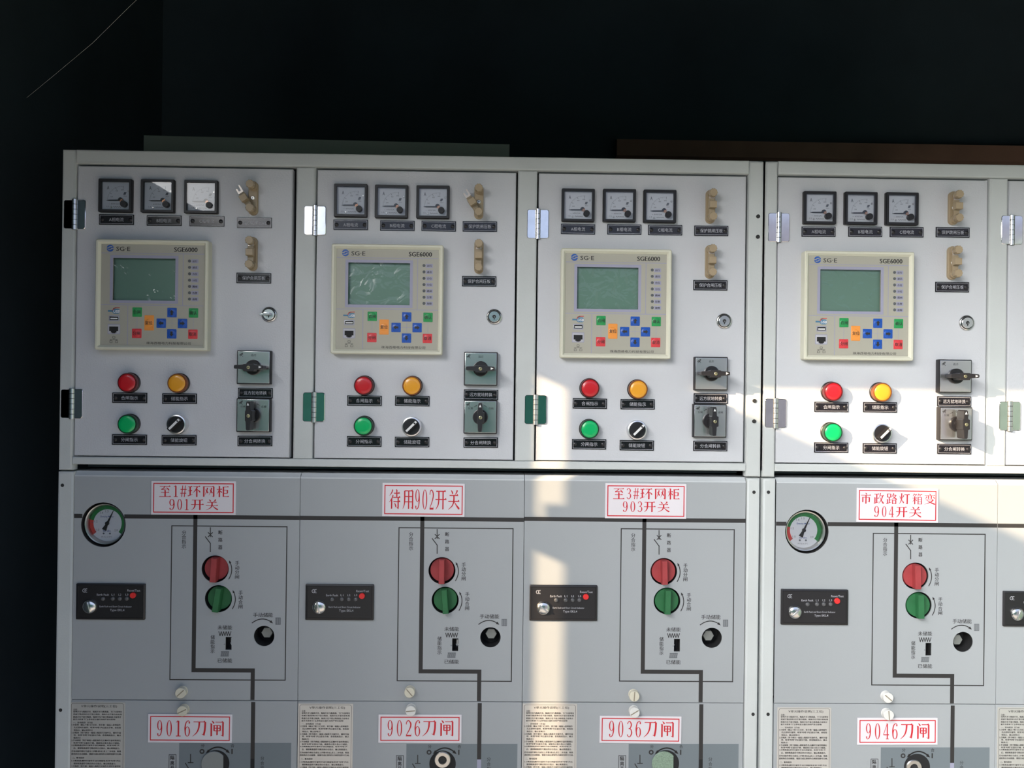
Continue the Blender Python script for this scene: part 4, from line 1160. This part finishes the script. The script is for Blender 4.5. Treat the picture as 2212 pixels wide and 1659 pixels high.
for un in ('901', '902', '903', '904', '905'):
    t, org, (pr, pg, ps), g = cubicle(un, GAUGE.get(un))
    z, x, y = EKP[un]
    fault_indicator(spot(z, x, y, 3), 'black earth fault indicator with red button on the %s' % ('cubicle cut off at the right' if un == '905' else un + ' cubicle'), EKA[un])
    if un == '905': continue
    for p, col, nm in ((pr, 'red', 'upper'), (pg, 'green', 'lower')):
        rotary(Vector(((org[0] + p[0]) * .001, 0, (org[1] + p[1]) * .001)), col, '%s rotary handle in a round hole on the %s cubicle' % (col, un), REC[un], {'901': (.06, .14), '902': (0, -.08), '903': (-.03, .02), '904': (-.03, -.03)}[un][0 if col == 'red' else 1])
    for i, (z, x, y) in enumerate(SCR[un]):
        m = 'nylonw' if (un in ('903',) and i == 1) or un == '904' or (un == '902' and i == 1) else 'nylon'
        cover_screw(spot(z, x, y, 9.8), SCA[un][i], m, '%s slotted plastic screw %s on the %s cubicle' % ('white' if m == 'nylonw' else 'cream', ('above the seam', 'just over the %s6 sign' % un)[i], un))
    if g: gauge(org, g, 'round density gauge with red and green arc on the %s cubicle' % un)
    # isolator socket, cut by the lower edge of the picture
    c = {'901': px(D1, 1420, 1430), '902': (956, 1650), '903': px(D3, 1275, 1548), '904': px(D4, 1318, 1572)}[un]
    w = at(*c)
    k = thing('isolator_socket', (w.x, -.0001, w.z), {'901': 'round isolator socket closed by a grey shutter, under the 9016 sign', '902': 'round isolator socket showing a hollow steel shaft, under the 9026 sign',
        '903': 'round isolator socket closed by a speckled green shutter, under the 9036 sign', '904': 'round isolator socket showing a dark steel shaft, under the 9046 sign'}[un], 'socket', 'isolator sockets')
    mb = MB().lathe([(19.2, 0), (19.1, .2), (18.6, .25)], 48)
    obj('opening', mb.mesh('opening', 'inside'), k)
    if un in ('901', '903'):
        mb = MB()
        pts = [(-3 + 18 * math.cos(a), 18.0 * math.sin(a)) for a in [math.radians(40 + i * 280 / 24) for i in range(25)]]
        mb.loft([(pts, .5), (pts, 1.4), ([(a * .96, b * .96) for a, b in pts], 2)], smooth=False)
        obj('shutter', mb.mesh('shutter', 'greyplastic' if un == '901' else 'greenglit'), k)
    else:
        mb = MB().lathe([(11.8, .4), (11.8, 3.0), (10.8, 4.0), (6.2, 4.0), (5.4, 3.0), (5.2, .6)], 40, 0 if un == '902' else -6, 7 if un == '902' else 0, front=False)
        mb.lathe([(5.3, .7), (5.2, .75)], 30, 0 if un == '902' else -6, 7 if un == '902' else 0, 1)
        obj('shaft', mb.mesh('shaft', ['steel', 'seam']), k)
    if un == '901': lower_post(t, org, U(-938.0), JX[0], [(136, 1048), (132, 1533)])
    if un == '903': lower_post(t, org, JX[3] + .8, U(571.6), [(1628, 1063), (1626, 1542)])
    if un == '904': lower_post(t, org, U(577.4), JX[4] - .8, [(1659.2, 1063), (1658.4, 1542)])
LBL = {'901': px(D1, 128, 886), '902': px((640, 1515, 10.054), 45, 45), '903': px(D3, 75, 1046), '904': px(D4, 152, 1074), '905': px(D4, 1990, 1074)}
for un, p in LBL.items():
    w = at(*p)
    instruction_label((w.x, 0, w.z), 'printed instruction label with lines of black text beside the %s' % ('right edge of the picture' if un == '905' else '%s6 sign' % un))

# ------------------------------------------------------------------ behind and above the cabinets
p0, p1 = at(309.5, 290, -.16), at(1101.5, 312, -.16)
bx = MB()
L_ = (p1.x - p0.x) * 1000
bx.box(0, L_, -(p0.z - 1.7955) * 1000, 0, -200, 0, 2)
o = obj('cable_box', bx.mesh('cable_box', 'box'), None, (p0.x, .16, p0.z - .001))
o.rotation_euler = (0, math.radians(.0), math.radians(1.6))
tag(o, 'long grey-green metal box on top of the three-door cabinet', 'box')
pts = [at(58, 211, -.1), at(120, 160, -.05), at(200, 93, 0), at(282, 12, .05), at(310, -14, .07)]
tv, tf = [], []
for p in pts:
    for k in range(5):
        a = 2 * PI * k / 5
        tv.append((p.x + .0002 * math.cos(a), p.y + .0002 * math.sin(a), p.z))
for i in range(len(pts) - 1):
    for k in range(5):
        tf.append((i * 5 + k, i * 5 + (k + 1) % 5, i * 5 + 5 + (k + 1) % 5, i * 5 + 5 + k))
me = bpy.data.meshes.new('spider_thread')
me.from_pydata(tv, [], tf)
me.materials.append(M['silk'])
tag(obj('spider_thread', me), 'thin pale spider thread crossing the dark upper left corner', 'spider thread')
